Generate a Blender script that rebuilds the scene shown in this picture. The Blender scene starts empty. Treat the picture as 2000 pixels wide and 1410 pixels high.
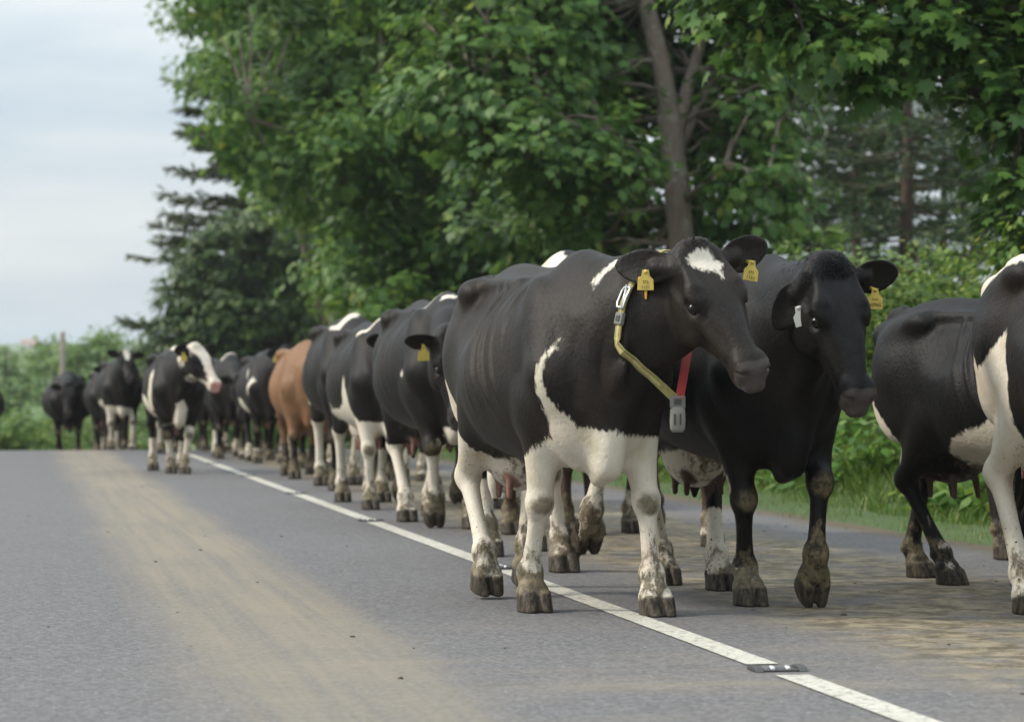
import bpy, math, random, time
import numpy as np
from concurrent.futures import ThreadPoolExecutor
from mathutils import Vector, Matrix
rng = np.random.default_rng(7); random.seed(7)
scn = bpy.context.scene; COL = scn.collection
R = math.radians

# ------------------------------------------------------------------ camera: telephoto from a car on the left lane, looking along +Y
CAMZ = .885
cam = bpy.data.cameras.new('camera'); camo = bpy.data.objects.new('camera', cam); COL.objects.link(camo)
cam.sensor_width = 36; cam.lens = 93.6; cam.clip_start = .1; cam.clip_end = 9000
camo.location = (0, 0, CAMZ); camo.rotation_euler = (R(90) + math.atan(60 / 5200), 0, 0)
cam.dof.use_dof = True; cam.dof.focus_distance = 10.5; cam.dof.aperture_fstop = 4.0
scn.camera = camo

# ------------------------------------------------------------------ light: a soft, hazy sun from the left and a pale overcast sky
SUN_EL, SUN_AZ = 40, 268          # azimuth clockwise from +Y: from the left
sun = bpy.data.lights.new('sun', 'SUN'); sun.energy = 3.3; sun.angle = R(9); sun.color = (1, .93, .80)
suno = bpy.data.objects.new('sun', sun); COL.objects.link(suno)
d = Vector((math.sin(R(SUN_AZ)) * math.cos(R(SUN_EL)), math.cos(R(SUN_AZ)) * math.cos(R(SUN_EL)), math.sin(R(SUN_EL))))
suno.rotation_euler = d.to_track_quat('Z', 'Y').to_euler()
W = bpy.data.worlds.new('World'); scn.world = W; W.use_nodes = True
def world():
    nt = W.node_tree; N = nt.nodes; L = nt.links; bg = N['Background']
    sky = N.new('ShaderNodeTexSky'); sky.sky_type = 'NISHITA'; sky.sun_disc = False; sky.sun_elevation = R(SUN_EL); sky.sun_rotation = R(SUN_AZ); sky.dust_density = 2.5
    tc = N.new('ShaderNodeTexCoord'); sep = N.new('ShaderNodeSeparateXYZ'); L.new(tc.outputs['Generated'], sep.inputs[0])
    mp = N.new('ShaderNodeMapping'); mp.inputs['Scale'].default_value = (4.2, 4.2, 20); L.new(tc.outputs['Generated'], mp.inputs[0])
    n1 = N.new('ShaderNodeTexNoise'); n1.inputs['Scale'].default_value = 1.15; n1.inputs['Detail'].default_value = 5; n1.inputs['Roughness'].default_value = .5; L.new(mp.outputs[0], n1.inputs[0])
    rp = N.new('ShaderNodeValToRGB'); rp.color_ramp.elements[0].position = .36; rp.color_ramp.elements[1].position = .64
    rp.color_ramp.elements[0].color = (5.2, 6.2, 7.0, 1); rp.color_ramp.elements[1].color = (8.0, 8.3, 8.3, 1); L.new(n1.outputs[0], rp.inputs[0])
    mx = N.new('ShaderNodeMix'); mx.data_type = 'RGBA'; mx.inputs[0].default_value = .88; L.new(sky.outputs[0], mx.inputs[6]); L.new(rp.outputs[0], mx.inputs[7])
    # overcast skies grow brighter towards the zenith
    mr = N.new('ShaderNodeMapRange'); mr.inputs[1].default_value = .03; mr.inputs[2].default_value = .85; mr.inputs[3].default_value = .92; mr.inputs[4].default_value = 2.3; L.new(sep.outputs[2], mr.inputs[0])
    ml = N.new('ShaderNodeVectorMath'); ml.operation = 'SCALE'; L.new(mx.outputs[2], ml.inputs[0]); L.new(mr.outputs[0], ml.inputs['Scale'])
    L.new(ml.outputs[0], bg.inputs[0]); bg.inputs[1].default_value = .115
world()
scn.view_settings.view_transform = 'Standard'; scn.view_settings.look = 'None'; scn.view_settings.exposure = 0; scn.view_settings.gamma = 1
scn.cycles.max_bounces = 6; scn.cycles.transparent_max_bounces = 4
try: scn.cycles.use_denoising = True
except Exception: pass

# ------------------------------------------------------------------ helpers
def tag(o, label=None, cat=None, group=None, kind=None):
    if label: o['label'] = label
    if cat: o['category'] = cat
    if group: o['group'] = group
    if kind: o['kind'] = kind
    return o
def empty(name, loc=(0, 0, 0), rz=0., sc=1., label=None, cat=None, group=None):
    o = bpy.data.objects.new(name, None); o.empty_display_size = .2; COL.objects.link(o)
    o.location = loc; o.rotation_euler = (0, 0, rz); o.scale = (sc,) * 3
    return tag(o, label, cat, group)
def link_mesh(name, me, mat=None, parent=None, smooth=False):
    if mat: me.materials.append(mat)
    if smooth: me.polygons.foreach_set('use_smooth', np.ones(len(me.polygons), bool))
    o = bpy.data.objects.new(name, me); COL.objects.link(o)
    if parent: o.parent = parent
    return o
def mesh_np(name, verts, faces, mat=None, parent=None, smooth=False):
    """faces: (n, k) array of indices"""
    verts = np.asarray(verts, np.float32); faces = np.asarray(faces, np.int32); me = bpy.data.meshes.new(name); n, k = faces.shape
    me.vertices.add(len(verts)); me.vertices.foreach_set('co', verts.reshape(-1))
    me.loops.add(n * k); me.loops.foreach_set('vertex_index', faces.reshape(-1))
    me.polygons.add(n); me.polygons.foreach_set('loop_start', np.arange(n, dtype=np.int32) * k)
    me.update(calc_edges=True); me.validate()
    return link_mesh(name, me, mat, parent, smooth)
class MB:
    """collects shapes for ONE mesh object"""
    def __init__(s): s.v = []; s.f = []
    def add(s, v, f):
        o = len(s.v); s.v += [tuple(map(float, p)) for p in v]; s.f += [tuple(i + o for i in q) for q in f]; return s
    def tube(s, pts, rs, n=8, cap=True):
        pts = [np.asarray(p, float) for p in pts]; rings = []; prev = None
        for i, p in enumerate(pts):
            t = pts[min(i + 1, len(pts) - 1)] - pts[max(i - 1, 0)]; t = t / (np.linalg.norm(t) + 1e-9)
            a = np.array([0, 0, 1.]) if prev is None and abs(t[2]) < .9 else (np.array([1., 0, 0]) if prev is None else prev)
            u = a - t * (a @ t); u /= np.linalg.norm(u) + 1e-9; prev = u; w = np.cross(t, u); r = rs[i] if hasattr(rs, '__len__') else rs
            rings.append([p + r * (math.cos(2*math.pi*j/n) * u + math.sin(2*math.pi*j/n) * w) for j in range(n)])
        v = [q for r_ in rings for q in r_]; f = []
        for i in range(len(pts) - 1):
            for j in range(n): f.append((i*n+j, i*n+(j+1) % n, (i+1)*n+(j+1) % n, (i+1)*n+j))
        if cap: f.append(tuple(range(n))[::-1]); f.append(tuple((len(pts)-1)*n + j for j in range(n)))
        return s.add(v, f)
    def box(s, c, h, M=None, taper=1.):
        M = np.eye(3) if M is None else np.asarray(M, float); c = np.asarray(c, float)
        v = [c + (np.array([x*h[0]*(taper if z > 0 else 1), y*h[1]*(taper if z > 0 else 1), z*h[2]]) @ M) for x in (-1, 1) for y in (-1, 1) for z in (-1, 1)]
        return s.add(v, [(0,1,3,2), (4,6,7,5), (0,4,5,1), (2,3,7,6), (0,2,6,4), (1,5,7,3)])
    def prism(s, outline, o, X, Y, Z, t):
        """flat outline in the plane X, Y at o, of thickness t along Z"""
        o, X, Y, Z = [np.asarray(q, float) for q in (o, X, Y, Z)]; n = len(outline)
        v = [o + X*a + Y*b + Z*t/2 for a, b in outline] + [o + X*a + Y*b - Z*t/2 for a, b in outline]
        return s.add(v, [tuple(range(n)), tuple(range(n, 2*n))[::-1]] + [(i, i+n, (i+1) % n + n, (i+1) % n) for i in range(n)])
    def build(s, name, mat=None, parent=None, smooth=False, bevel=0):
        me = bpy.data.meshes.new(name); me.from_pydata(s.v, [], s.f); me.update(); o = link_mesh(name, me, mat, parent, smooth)
        if bevel: m = o.modifiers.new('bevel', 'BEVEL'); m.width = bevel; m.segments = 2; m.limit_method = 'ANGLE'
        return o

# ------------------------------------------------------------------ materials
class NT:
    def __init__(s, name):
        s.m = bpy.data.materials.new(name); s.m.use_nodes = True; s.t = s.m.node_tree; s.N = s.t.nodes; s.L = s.t.links; s.b = s.N['Principled BSDF']; s.out = s.N['Material Output']
    def set(s, **k):
        for a, v in k.items(): s.b.inputs[a.replace('_', ' ')].default_value = v
        return s
    def n(s, typ, **k):
        q = s.N.new('ShaderNode' + typ)
        for a, v in k.items():
            if a.startswith('i_'): q.inputs[int(a[2:])].default_value = v
            else: setattr(q, a, v)
        return q
    def l(s, a, b): s.L.new(a, b)
    def coord(s, scale=(1, 1, 1), which='Object'):
        tc = s.n('TexCoord'); mp = s.n('Mapping'); mp.inputs['Scale'].default_value = scale; s.l(tc.outputs[which], mp.inputs[0]); return mp.outputs[0]
    def noise(s, vec, scale, detail=3, rough=.5):
        q = s.n('TexNoise'); q.inputs['Scale'].default_value = scale; q.inputs['Detail'].default_value = detail; q.inputs['Roughness'].default_value = rough
        if vec is not None: s.l(vec, q.inputs[0])
        return q.outputs[0]
    def math(s, op, a, b=None, c=None, clamp=False):
        q = s.n('Math', operation=op); q.use_clamp = clamp
        for i, v in enumerate((a, b, c)):
            if v is None: continue
            if isinstance(v, (int, float)): q.inputs[i].default_value = v
            else: s.l(v, q.inputs[i])
        return q.outputs[0]
    def ramp(s, x, lo, hi, a=0., b=1.):
        q = s.n('MapRange', interpolation_type='SMOOTHSTEP'); s.l(x, q.inputs[0])
        for i, v in zip((1, 2, 3, 4), (lo, hi, a, b)): q.inputs[i].default_value = v
        return q.outputs[0]
    def mix(s, f, a, b):
        q = s.n('Mix', data_type='RGBA')
        for i, v in ((0, f), (6, a), (7, b)):
            if isinstance(v, tuple): q.inputs[i].default_value = (v + (1,))[:4]
            elif isinstance(v, (int, float)): q.inputs[i].default_value = v
            else: s.l(v, q.inputs[i])
        return q.outputs[2]
    def attr(s, name): q = s.n('Attribute', attribute_name=name); return q.outputs['Fac']
    def bump(s, h, strength=.3, dist=.01):
        q = s.n('Bump'); q.inputs['Strength'].default_value = strength; q.inputs['Distance'].default_value = dist; s.l(h, q.inputs['Height']); s.l(q.outputs[0], s.b.inputs['Normal'])
    def base(s, c): s.l(c, s.b.inputs['Base Color'])
def plain(name, col, rough=.6, metal=0., var=.15, scale=20):
    t = NT(name); n = t.noise(t.coord(), scale, 4); t.base(t.mix(n, tuple(c * (1 - var) for c in col), tuple(c * (1 + var) for c in col))); t.set(Roughness=rough, Metallic=metal); return t.m
def leafmat(name, cols, trans=.35, rough=.5):
    """leaves differ one from the next; light passes through the blade"""
    t = NT(name); g = t.n('NewGeometry'); r = t.n('ValToRGB'); el = r.color_ramp.elements
    while len(el) < len(cols): el.new(.5)
    for i, (p, c) in enumerate(cols): el[i].position = p; el[i].color = tuple(c) + (1,)
    t.l(g.outputs['Random Per Island'], r.inputs[0])
    t.l(r.outputs[0], t.b.inputs['Base Color']); t.set(Roughness=rough)
    t.b.inputs['Specular IOR Level'].default_value = .35
    tr = t.n('BsdfTranslucent'); hs = t.n('HueSaturation'); hs.inputs['Value'].default_value = 1.5; hs.inputs['Hue'].default_value = .485; t.l(r.outputs[0], hs.inputs['Color']); t.l(hs.outputs[0], tr.inputs[0])
    mx = t.n('MixShader'); mx.inputs[0].default_value = trans; t.l(t.b.outputs[0], mx.inputs[1]); t.l(tr.outputs[0], mx.inputs[2]); t.l(mx.outputs[0], t.out.inputs[0]); return t.m
def coatmat(name, dark=(.0060, .0058, .0064), rust=(.0150, .0108, .0080), white=(.66, .60, .50), nosec=(.060, .050, .045), skinc=(.24, .13, .10)):
    t = NT(name); v = t.coord(); co = t.attr('coat')
    hair = t.coord((75, 75, 20)); e = t.math('MULTIPLY_ADD', t.noise(hair, 1.0, 2), .032, -.016); e2 = t.math('MULTIPLY_ADD', t.noise(v, 16, 5, .7), .044, -.022)
    c = t.math('ADD', co, t.math('ADD', e, e2)); wf = t.ramp(c, .009, -.009)
    n3 = t.noise(v, 3.2, 4, .6); dk = t.mix(t.ramp(n3, .38, .72), dark, rust)
    fine = t.noise(t.coord((170, 170, 42)), 1, 3); dk = t.mix(t.ramp(fine, .35, .75, 0, .5), dk, tuple(x * 1.45 for x in rust))
    dust = t.math('MULTIPLY', t.ramp(t.noise(v, 9, 6, .7), .54, .82), .35); dk = t.mix(dust, dk, tuple(x * .25 + .022 * y for x, y in zip(rust, (1.15, 1., .75))))
    wh = t.mix(t.ramp(t.noise(v, 7, 5, .6), .42, .75, 0, .65), white, (white[0] * .72, white[1] * .66, white[2] * .52)); wh = t.mix(t.ramp(fine, .25, .8, 0, .45), wh, tuple(x * .72 for x in white)); wh = t.mix(t.ramp(t.noise(v, 2.6, 3), .50, .75, 0, .30), wh, (.58, .42, .33))
    col = t.mix(wf, dk, wh)
    sk = t.attr('skin'); col = t.mix(t.ramp(t.math('ADD', sk, t.math('MULTIPLY_ADD', t.noise(v, 30), .5, -.25)), .3, .7), col, skinc)
    ns = t.attr('nose'); col = t.mix(ns, col, nosec)
    mu = t.math('ADD', t.math('MULTIPLY', t.attr('mud'), t.ramp(t.noise(v, 3.1, 2), .3, .7, .72, 1.5)), t.math('MULTIPLY_ADD', t.noise(t.coord((22, 22, 13)), 1, 6, .65), 2.2, -1.32)); mf = t.ramp(mu, .22, .62, 0, .93)
    mudc = t.mix(t.ramp(t.noise(v, 26, 5, .7), .3, .7), (.034, .027, .016), (.19, .15, .085)); col = t.mix(t.math('MULTIPLY', mf, t.math('GREATER_THAN', t.attr('mud'), .02)), col, mudc)
    stn = t.ramp(t.math('ADD', t.attr('stain'), t.math('MULTIPLY_ADD', t.noise(v, 14, 5, .65), 1.0, -.5)), .30, .85, 0, .88); col = t.mix(t.math('MULTIPLY', stn, t.math('GREATER_THAN', t.attr('stain'), .04)), col, mudc)
    spl = t.math('MULTIPLY', t.ramp(t.noise(v, 75, 2), .66, .70), t.ramp(t.attr('mud'), .0, .25)); col = t.mix(spl, col, (.03, .024, .016))
    hf = t.attr('hoof'); hc = t.mix(t.ramp(t.noise(t.coord((60, 60, 14)), 1, 5, .65), .35, .7), (.022, .019, .016), (.095, .074, .050)); col = t.mix(hf, col, hc)
    t.base(col); t.l(t.math('MULTIPLY_ADD', ns, -.30, .52), t.b.inputs['Roughness'])
    t.b.inputs['Specular IOR Level'].default_value = .17
    h = t.math('ADD', t.math('ADD', t.math('MULTIPLY', fine, .45), t.math('MULTIPLY', t.noise(v, 60, 4), .6)), t.math('MULTIPLY', t.noise(t.coord((14, 14, 7)), 1, 4, .6), 1.6)); t.bump(t.math('ADD', h, t.math('MULTIPLY', mf, .8)), .45, .008)
    return t.m
# ------------------------------------------------------------------ the lie of the land.  Road frame: u along the road (away), v to the right of the centre line
DU = np.array([-.18249, .98321]); DV = np.array([.98321, .18249]); ORG = np.array([2.416, 0.])
def uv2xy(u, v): return ORG[0] + u * DU[0] + v * DV[0], ORG[1] + u * DU[1] + v * DV[1]
def xy2uv(x, y): return (x - ORG[0]) * DU[0] + (y - ORG[1]) * DU[1], (x - ORG[0]) * DV[0] + (y - ORG[1]) * DV[1]
def prof(u):
    """height along the road: level, then over a crest and down, then far hills"""
    d = np.maximum(np.asarray(u, float) - 40.4, 0); z = np.where(d < 4.4, -.0057 * d * d, -.11035 - .05016 * (d - 4.4))
    z = np.where(u > 100, np.maximum(z, -2.9 - .6 * (1 - np.exp(-(np.asarray(u) - 100) / 25))), z)
    return z + np.where(u > 190, .0215 * (u - 190) * sst(190, 420, u), 0)
def sst(a, b, x): t = np.clip((np.asarray(x, float) - a) / (b - a), 0, 1); return t * t * (3 - 2 * t)
def land(u, v):
    u = np.asarray(u, float); v = np.asarray(v, float); near = 1 - sst(90, 140, u)
    bank = .05 * sst(3.05, 3.5, v) + .62 * sst(3.7, 5.4, v) - .25 * sst(6.5, 10, v) + .06 * np.sin(u * .9 + v * 2) * sst(3.4, 4.2, v)
    left = .10 * sst(3.2, 3.8, -v) + .3 * sst(4.5, 7, -v)
    far = .45 * sst(200, 420, u) * (5.5 * np.sin(v * .006 + u * .0031 + .6) + 3.0 * np.sin(v * .017 + u * .002) + 1.2 * np.sin(u * .021 + v * .009))
    return prof(u) - .012 + (bank + left) * near + far
def ground_z(x, y): u, v = xy2uv(x, y); return float(land(u, v))

def grassmat():
    t = NT('ground_cover'); v = t.coord(); n = t.noise(v, .9, 6, .65); n2 = t.noise(v, 14, 4); u_ = t.coord((.012, .012, .012))
    near = t.mix(n, (.030, .060, .014), (.065, .105, .026)); near = t.mix(t.ramp(n2, .5, .75, 0, .6), near, (.075, .062, .036))
    vo = t.n('TexVoronoi'); vo.inputs['Scale'].default_value = .011; t.l(v, vo.inputs[0]); rp = t.n('ValToRGB'); el = rp.color_ramp.elements; el[0].color = (.05, .10, .022, 1); el[1].color = (.17, .20, .055, 1); e = el.new(.5); e.color = (.085, .15, .032, 1)
    sp = t.n('SeparateColor'); t.l(vo.outputs['Color'], sp.inputs[0]); t.l(sp.outputs[0], rp.inputs[0])
    geo = t.n('NewGeometry'); ln = t.n('VectorMath', operation='LENGTH'); t.l(geo.outputs['Position'], ln.inputs[0]); far = t.ramp(ln.outputs['Value'], 150, 260)
    t.base(t.mix(far, near, rp.outputs[0])); t.set(Roughness=.9); t.bump(n2, .6, .03); return t.m
def roadmat():
    """worn grey asphalt; x across, y along.  Tyre-borne soil in one stripe of the left lane, trodden dung and soil in the right one"""
    t = NT('asphalt'); v = t.coord(); sx = t.n('SeparateXYZ'); t.l(v, sx.inputs[0]); X = sx.outputs[0]
    agg = t.n('TexVoronoi'); agg.inputs['Scale'].default_value = 70; t.l(v, agg.inputs[0]); a1 = t.n('SeparateColor'); t.l(agg.outputs['Color'], a1.inputs[0])
    big = t.noise(t.coord((.55, .12, 1)), 1, 5, .6); mid = t.noise(v, 7, 5, .6)
    col = t.mix(big, (.083, .079, .081), (.115, .110, .111)); col = t.mix(t.ramp(mid, .35, .75, 0, .6), col, (.077, .074, .074)); col = t.mix(t.ramp(a1.outputs[0], .2, 1, 0, .85), col, (.172, .166, .166))
    spk = t.n('TexVoronoi'); spk.inputs['Scale'].default_value = 26; t.l(v, spk.inputs[0]); ss = t.n('SeparateColor'); t.l(spk.outputs['Color'], ss.inputs[0])
    chip = t.math('MULTIPLY', t.ramp(spk.outputs['Distance'], .16, .08), t.math('GREATER_THAN', ss.outputs[1], .80)); col = t.mix(chip, col, (.34, .34, .33))
    wob = t.math('MULTIPLY_ADD', t.noise(t.coord((.0, .22, 0)), 1, 4), .30, -.15); Xw = t.math('ADD', X, wob); Y = sx.outputs[1]
    # left-lane stripe
    st = t.math('MULTIPLY', t.ramp(Xw, -2.02, -1.62), t.ramp(Xw, -.92, -1.20)); fade = t.ramp(Y, 5.5, 10.5, .45, 1.); strk = t.noise(t.coord((13, .22, 1)), 1, 7, .68)
    grit = t.noise(v, 42, 5, .7); f1 = t.math('MULTIPLY', t.math('MULTIPLY', st, fade), t.math('ADD', t.ramp(strk, .30, .62, .42, 1.0), t.math('MULTIPLY_ADD', grit, .9, -.45)), clamp=True)
    spill = t.math('MULTIPLY', t.math('MULTIPLY', t.ramp(Xw, -2.3, -.9), t.ramp(Xw, 1.6, .2)), t.math('MULTIPLY', t.ramp(Y, 11.0, 8.8), t.ramp(t.noise(t.coord((.5, 1.5, 1)), 1, 5, .6), .42, .72, 0, .55)))
    # right lane
    rt = t.math('MULTIPLY', t.ramp(Xw, .30, .75), t.ramp(Xw, 2.45, 1.95)); strk2 = t.noise(t.coord((2.4, 1.9, 1)), 1, 10, .74); f2 = t.math('MULTIPLY', rt, t.math('ADD', t.ramp(strk2, .36, .56, .12, .98), t.math('MULTIPLY_ADD', grit, .7, -.35)), clamp=True)
    edge = t.math('MULTIPLY', t.ramp(Xw, 2.72, 3.05), t.ramp(t.math('ADD', strk2, t.math('MULTIPLY', grit, .4)), .35, .7))
    soil = t.mix(t.noise(v, 18, 5, .7), (.185, .155, .108), (.275, .236, .172)); soil2 = t.mix(t.ramp(t.noise(v, 7, 8, .75), .40, .60), (.085, .068, .040), (.27, .225, .15))
    col = t.mix(t.math('MULTIPLY', f1, t.ramp(t.noise(t.coord((1.1, .5, 1)), 1, 4, .6), .30, .68, .62, .94)), col, soil); col = t.mix(spill, col, soil); col = t.mix(f2, col, soil2); col = t.mix(edge, col, (.10, .078, .048))
    clod = t.math('MULTIPLY', t.ramp(t.noise(v, 48, 3), .70, .74), t.math('MAXIMUM', f1, f2)); col = t.mix(clod, col, (.035, .029, .018))
    dung = t.math('MULTIPLY', t.ramp(t.noise(t.coord((1.6, 2.6, 1)), 1, 6, .72), .60, .68), t.math('MULTIPLY', t.ramp(X, .5, .7), t.ramp(X, 2.2, 1.4))); col = t.mix(t.math('MULTIPLY', dung, .8), col, (.060, .055, .022))
    t.base(col); t.set(Roughness=.82); t.b.inputs['Specular IOR Level'].default_value = .35
    t.bump(t.math('ADD', t.math('MULTIPLY', a1.outputs[0], .8), t.math('MULTIPLY', grit, .8)), .35, .006); return t.m
def linemat():
    t = NT('road_paint'); v = t.coord(); w = t.ramp(t.math('ADD', t.noise(v, 30, 6, .75), t.math('MULTIPLY', t.noise(v, 140, 2), .35)), .66, .84); d_ = t.ramp(t.noise(v, 4, 5), .35, .75, 0, .5)
    c = t.mix(d_, (.52, .50, .43), (.38, .35, .28)); t.base(t.mix(w, c, (.14, .135, .13))); t.set(Roughness=.7); return t.m

def strip(name, v0, v1, us, mat, dz, kind='structure', wob=0.):
    o = empty if False else None
    vs = []
    for i, u in enumerate(us):
        e = wob * (math.sin(u * 3.1) + math.sin(u * 7.7 + 1)) * .5
        vs += [(v0, u, float(prof(u)) + dz), (v1 + e, u, float(prof(u)) + dz)]
    f = [(2*i, 2*i+1, 2*i+3, 2*i+2) for i in range(len(us) - 1)]
    me = bpy.data.meshes.new(name); me.from_pydata(vs, [], f); me.update(); ob = link_mesh(name, me, mat)
    ob.location = (ORG[0], ORG[1], 0); ob.rotation_euler = (0, 0, math.atan2(DV[1], DV[0])); tag(ob, kind=kind); return ob
RU = list(np.concatenate([np.arange(-6, 38, 1.), np.arange(38, 52, .35), np.arange(52, 110, 2.)]))
def build_land():
    us = np.concatenate([np.arange(-30, 12, 3.), np.arange(12, 70, .6), np.arange(70, 160, 4), np.geomspace(160, 2100, 60)]); vs = np.concatenate([-np.geomspace(14, 1500, 40)[::-1], np.arange(-13, -3, .8), np.arange(-3, 9, .25), np.arange(9, 15, 1.), np.geomspace(16, 1500, 40)])
    U, V = np.meshgrid(us, vs, indexing='ij'); Z = land(U, V); hid = (np.abs(V) < 3.1) & (U < 108); Z = np.where(hid, prof(U) - .03, Z)
    X, Y = uv2xy(U, V); n, m = U.shape; i = np.arange(n * m).reshape(n, m)
    F = np.stack([i[:-1, :-1], i[1:, :-1], i[1:, 1:], i[:-1, 1:]], -1).reshape(-1, 4)[:, ::-1]
    tag(mesh_np('ground', np.stack([X, Y, Z], -1).reshape(-1, 3), F, grassmat(), smooth=True), kind='structure')
    strip('road', -3.2, 3.12, RU, roadmat(), 0., wob=.05)
    # broken centre line: one long dash from each road stud to the next
    paint = linemat(); g0 = 8.62; k = 0
    mb = MB()
    for s_ in range(-2, 8):
        a = g0 + s_ * 4.96 + .17; b = a + 4.62; uu = np.linspace(a, b, 12)
        for q in range(11):
            p = [(-.054, uu[q]), (.054, uu[q]), (.054, uu[q+1]), (-.054, uu[q+1])]; mb.add([(x, y, float(prof(y)) + .004) for x, y in p], [(0, 1, 2, 3)])
    ob = mb.build('centre_line', paint); ob.location = (ORG[0], ORG[1], 0); ob.rotation_euler = (0, 0, math.atan2(DV[1], DV[0])); tag(ob, kind='structure')
    # cat's-eye studs in the gaps
    iron = plain('cast_iron', (.075, .076, .074), .6, .4); rub = plain('stud_rubber', (.10, .10, .10), .7); glass = NT('stud_glass').set(Base_Color=(.75, .78, .8, 1), Roughness=.12).m
    where = ['nearest the camera at the foot of the picture', 'behind the raised hind hoof of the nearest cow', 'beside the second white dash from the nearest cow', 'level with the second row of hooves', 'close before the brown cow', 'near the cow with the white face']
    lab = ['worn cat\'s-eye road stud in the line gap ahead of all the hooves', 'cat\'s-eye road stud in the line gap by the nearest cow\'s hind hooves', 'cat\'s-eye road stud in the line gap below the cow with hanging head and white-striped back',
           'cat\'s-eye road stud in the line gap below the brown cow', 'cat\'s-eye road stud in the line gap right of the white-faced cow\'s hooves', 'farthest visible cat\'s-eye road stud, behind the white-faced cow\'s legs']
    for j in range(6):
        u = g0 + j * 4.96; x, y = uv2xy(u, .0); r = empty('road_stud', (x, y, float(prof(u))), math.atan2(DV[1], DV[0]), 1, lab[j], 'road stud', 'road studs along the centre line')
        b = MB()
        for sx in (-1, 1): b.prism([(-.06, 0), (.06, 0), (.045, .012), (.02, .017), (-.02, .017), (-.045, .012)], (sx * .072, 0, .001), (0, 1, 0), (0, 0, 1), (1, 0, 0), .028)
        b.box((0, 0, .004), (.058, .05, .003)); b.build('casting', iron, r, bevel=.003)
        q = MB(); q.box((0, 0, .010), (.05, .035, .0035), taper=.8); pad = q.build('rubber_pad', rub, r, bevel=.002)
        for sx in (-1, 1): g_ = MB(); g_.tube([(sx * .025, -.045, .011), (sx * .025, -.012, .012)], .0065, 8); g_.build('reflector', glass, pad, True)
    # clods of soil and dung, and grit, lying on the carriageway
    g = np.random.default_rng(5); m = MB()
    for k in range(210):
        left = k % 5 == 0; u = g.uniform(5.5, 30) if left else g.uniform(7, 26); v = g.normal(-1.4, .45) if left else g.uniform(.45, 3.0); r = abs(g.normal(0, .0034)) + .0022
        ring = []; n = 7; ph = g.uniform(0, 6); sx, sy = g.uniform(.8, 1.7), g.uniform(.8, 1.7)
        for zz, rr in ((.0, 1.), (.35, 1.05), (.75, .6)): ring.append([(v + math.cos(ph + 6.283 * j / n) * r * rr * sx * g.uniform(.75, 1.2), u + math.sin(ph + 6.283 * j / n) * r * rr * sy * g.uniform(.75, 1.2), float(prof(u)) + .0005 + zz * r * g.uniform(.5, .9)) for j in range(n)])
        vv = [p for q in ring for p in q] + [(v, u, float(prof(u)) + r * .7)]
        m.add(vv, [(a * n + j, a * n + (j + 1) % n, (a + 1) * n + (j + 1) % n, (a + 1) * n + j) for a in range(2) for j in range(n)] + [(2 * n + j, 2 * n + (j + 1) % n, 3 * n) for j in range(n)])
    ob = m.build('road_grit', plain('soil_clods', (.060, .047, .028), .9, 0, .5, 30), None, True); ob.location = (ORG[0], ORG[1], 0); ob.rotation_euler = (0, 0, math.atan2(DV[1], DV[0])); tag(ob, 'small clods of soil and dung scattered over the asphalt', 'grit', kind='stuff')
build_land()
# ------------------------------------------------------------------ vegetation: every leaf is a face of its own
LEAF_SYC = np.array([(0, 0, 0), (.22, -.10, -.03), (.27, .10, -.01), (.52, .16, -.09), (.36, .34, -.03), (.46, .62, -.10), (.18, .56, -.02), (0, .98, -.10),
                     (-.18, .56, -.02), (-.46, .62, -.10), (-.36, .34, -.03), (-.52, .16, -.09), (-.27, .10, -.01), (-.22, -.10, -.03)], float)
LEAF_OVAL = np.array([(0, 0, 0), (.26, .25, -.04), (.30, .55, -.05), (0, 1, -.10), (-.30, .55, -.05), (-.26, .25, -.04)], float)
LEAF_TRI = np.array([(-.10, 0, 0), (.10, 0, 0), (.07, .55, -.02), (0, 1, -.08)], float)
NEEDLES = np.array([(-.05, 0, 0), (.05, 0, 0), (.16, .7, -.03), (0, 1, -.06), (-.16, .7, -.03)], float)
def nrm(a): return a / (np.linalg.norm(a, axis=-1, keepdims=True) + 1e-9)
def leaves_mesh(name, tmpl, pos, nor, tip, size, mat, parent=None):
    n, k = len(pos), len(tmpl); nor = nrm(nor); tip = nrm(tip - nor * (tip * nor).sum(-1, keepdims=True)); X = np.cross(tip, nor)
    v = pos[:, None] + size[:, None, None] * (tmpl[None, :, :1] * X[:, None] + tmpl[None, :, 1:2] * tip[:, None] + tmpl[None, :, 2:3] * nor[:, None])
    return mesh_np(name, v.reshape(-1, 3), np.arange(n * k).reshape(n, k), mat, parent)
def in_ell(n, g):
    d_ = nrm(g.normal(size=(n, 3))); return d_ * (g.uniform(0, 1, (n, 1)) ** (1 / 3))
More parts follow.
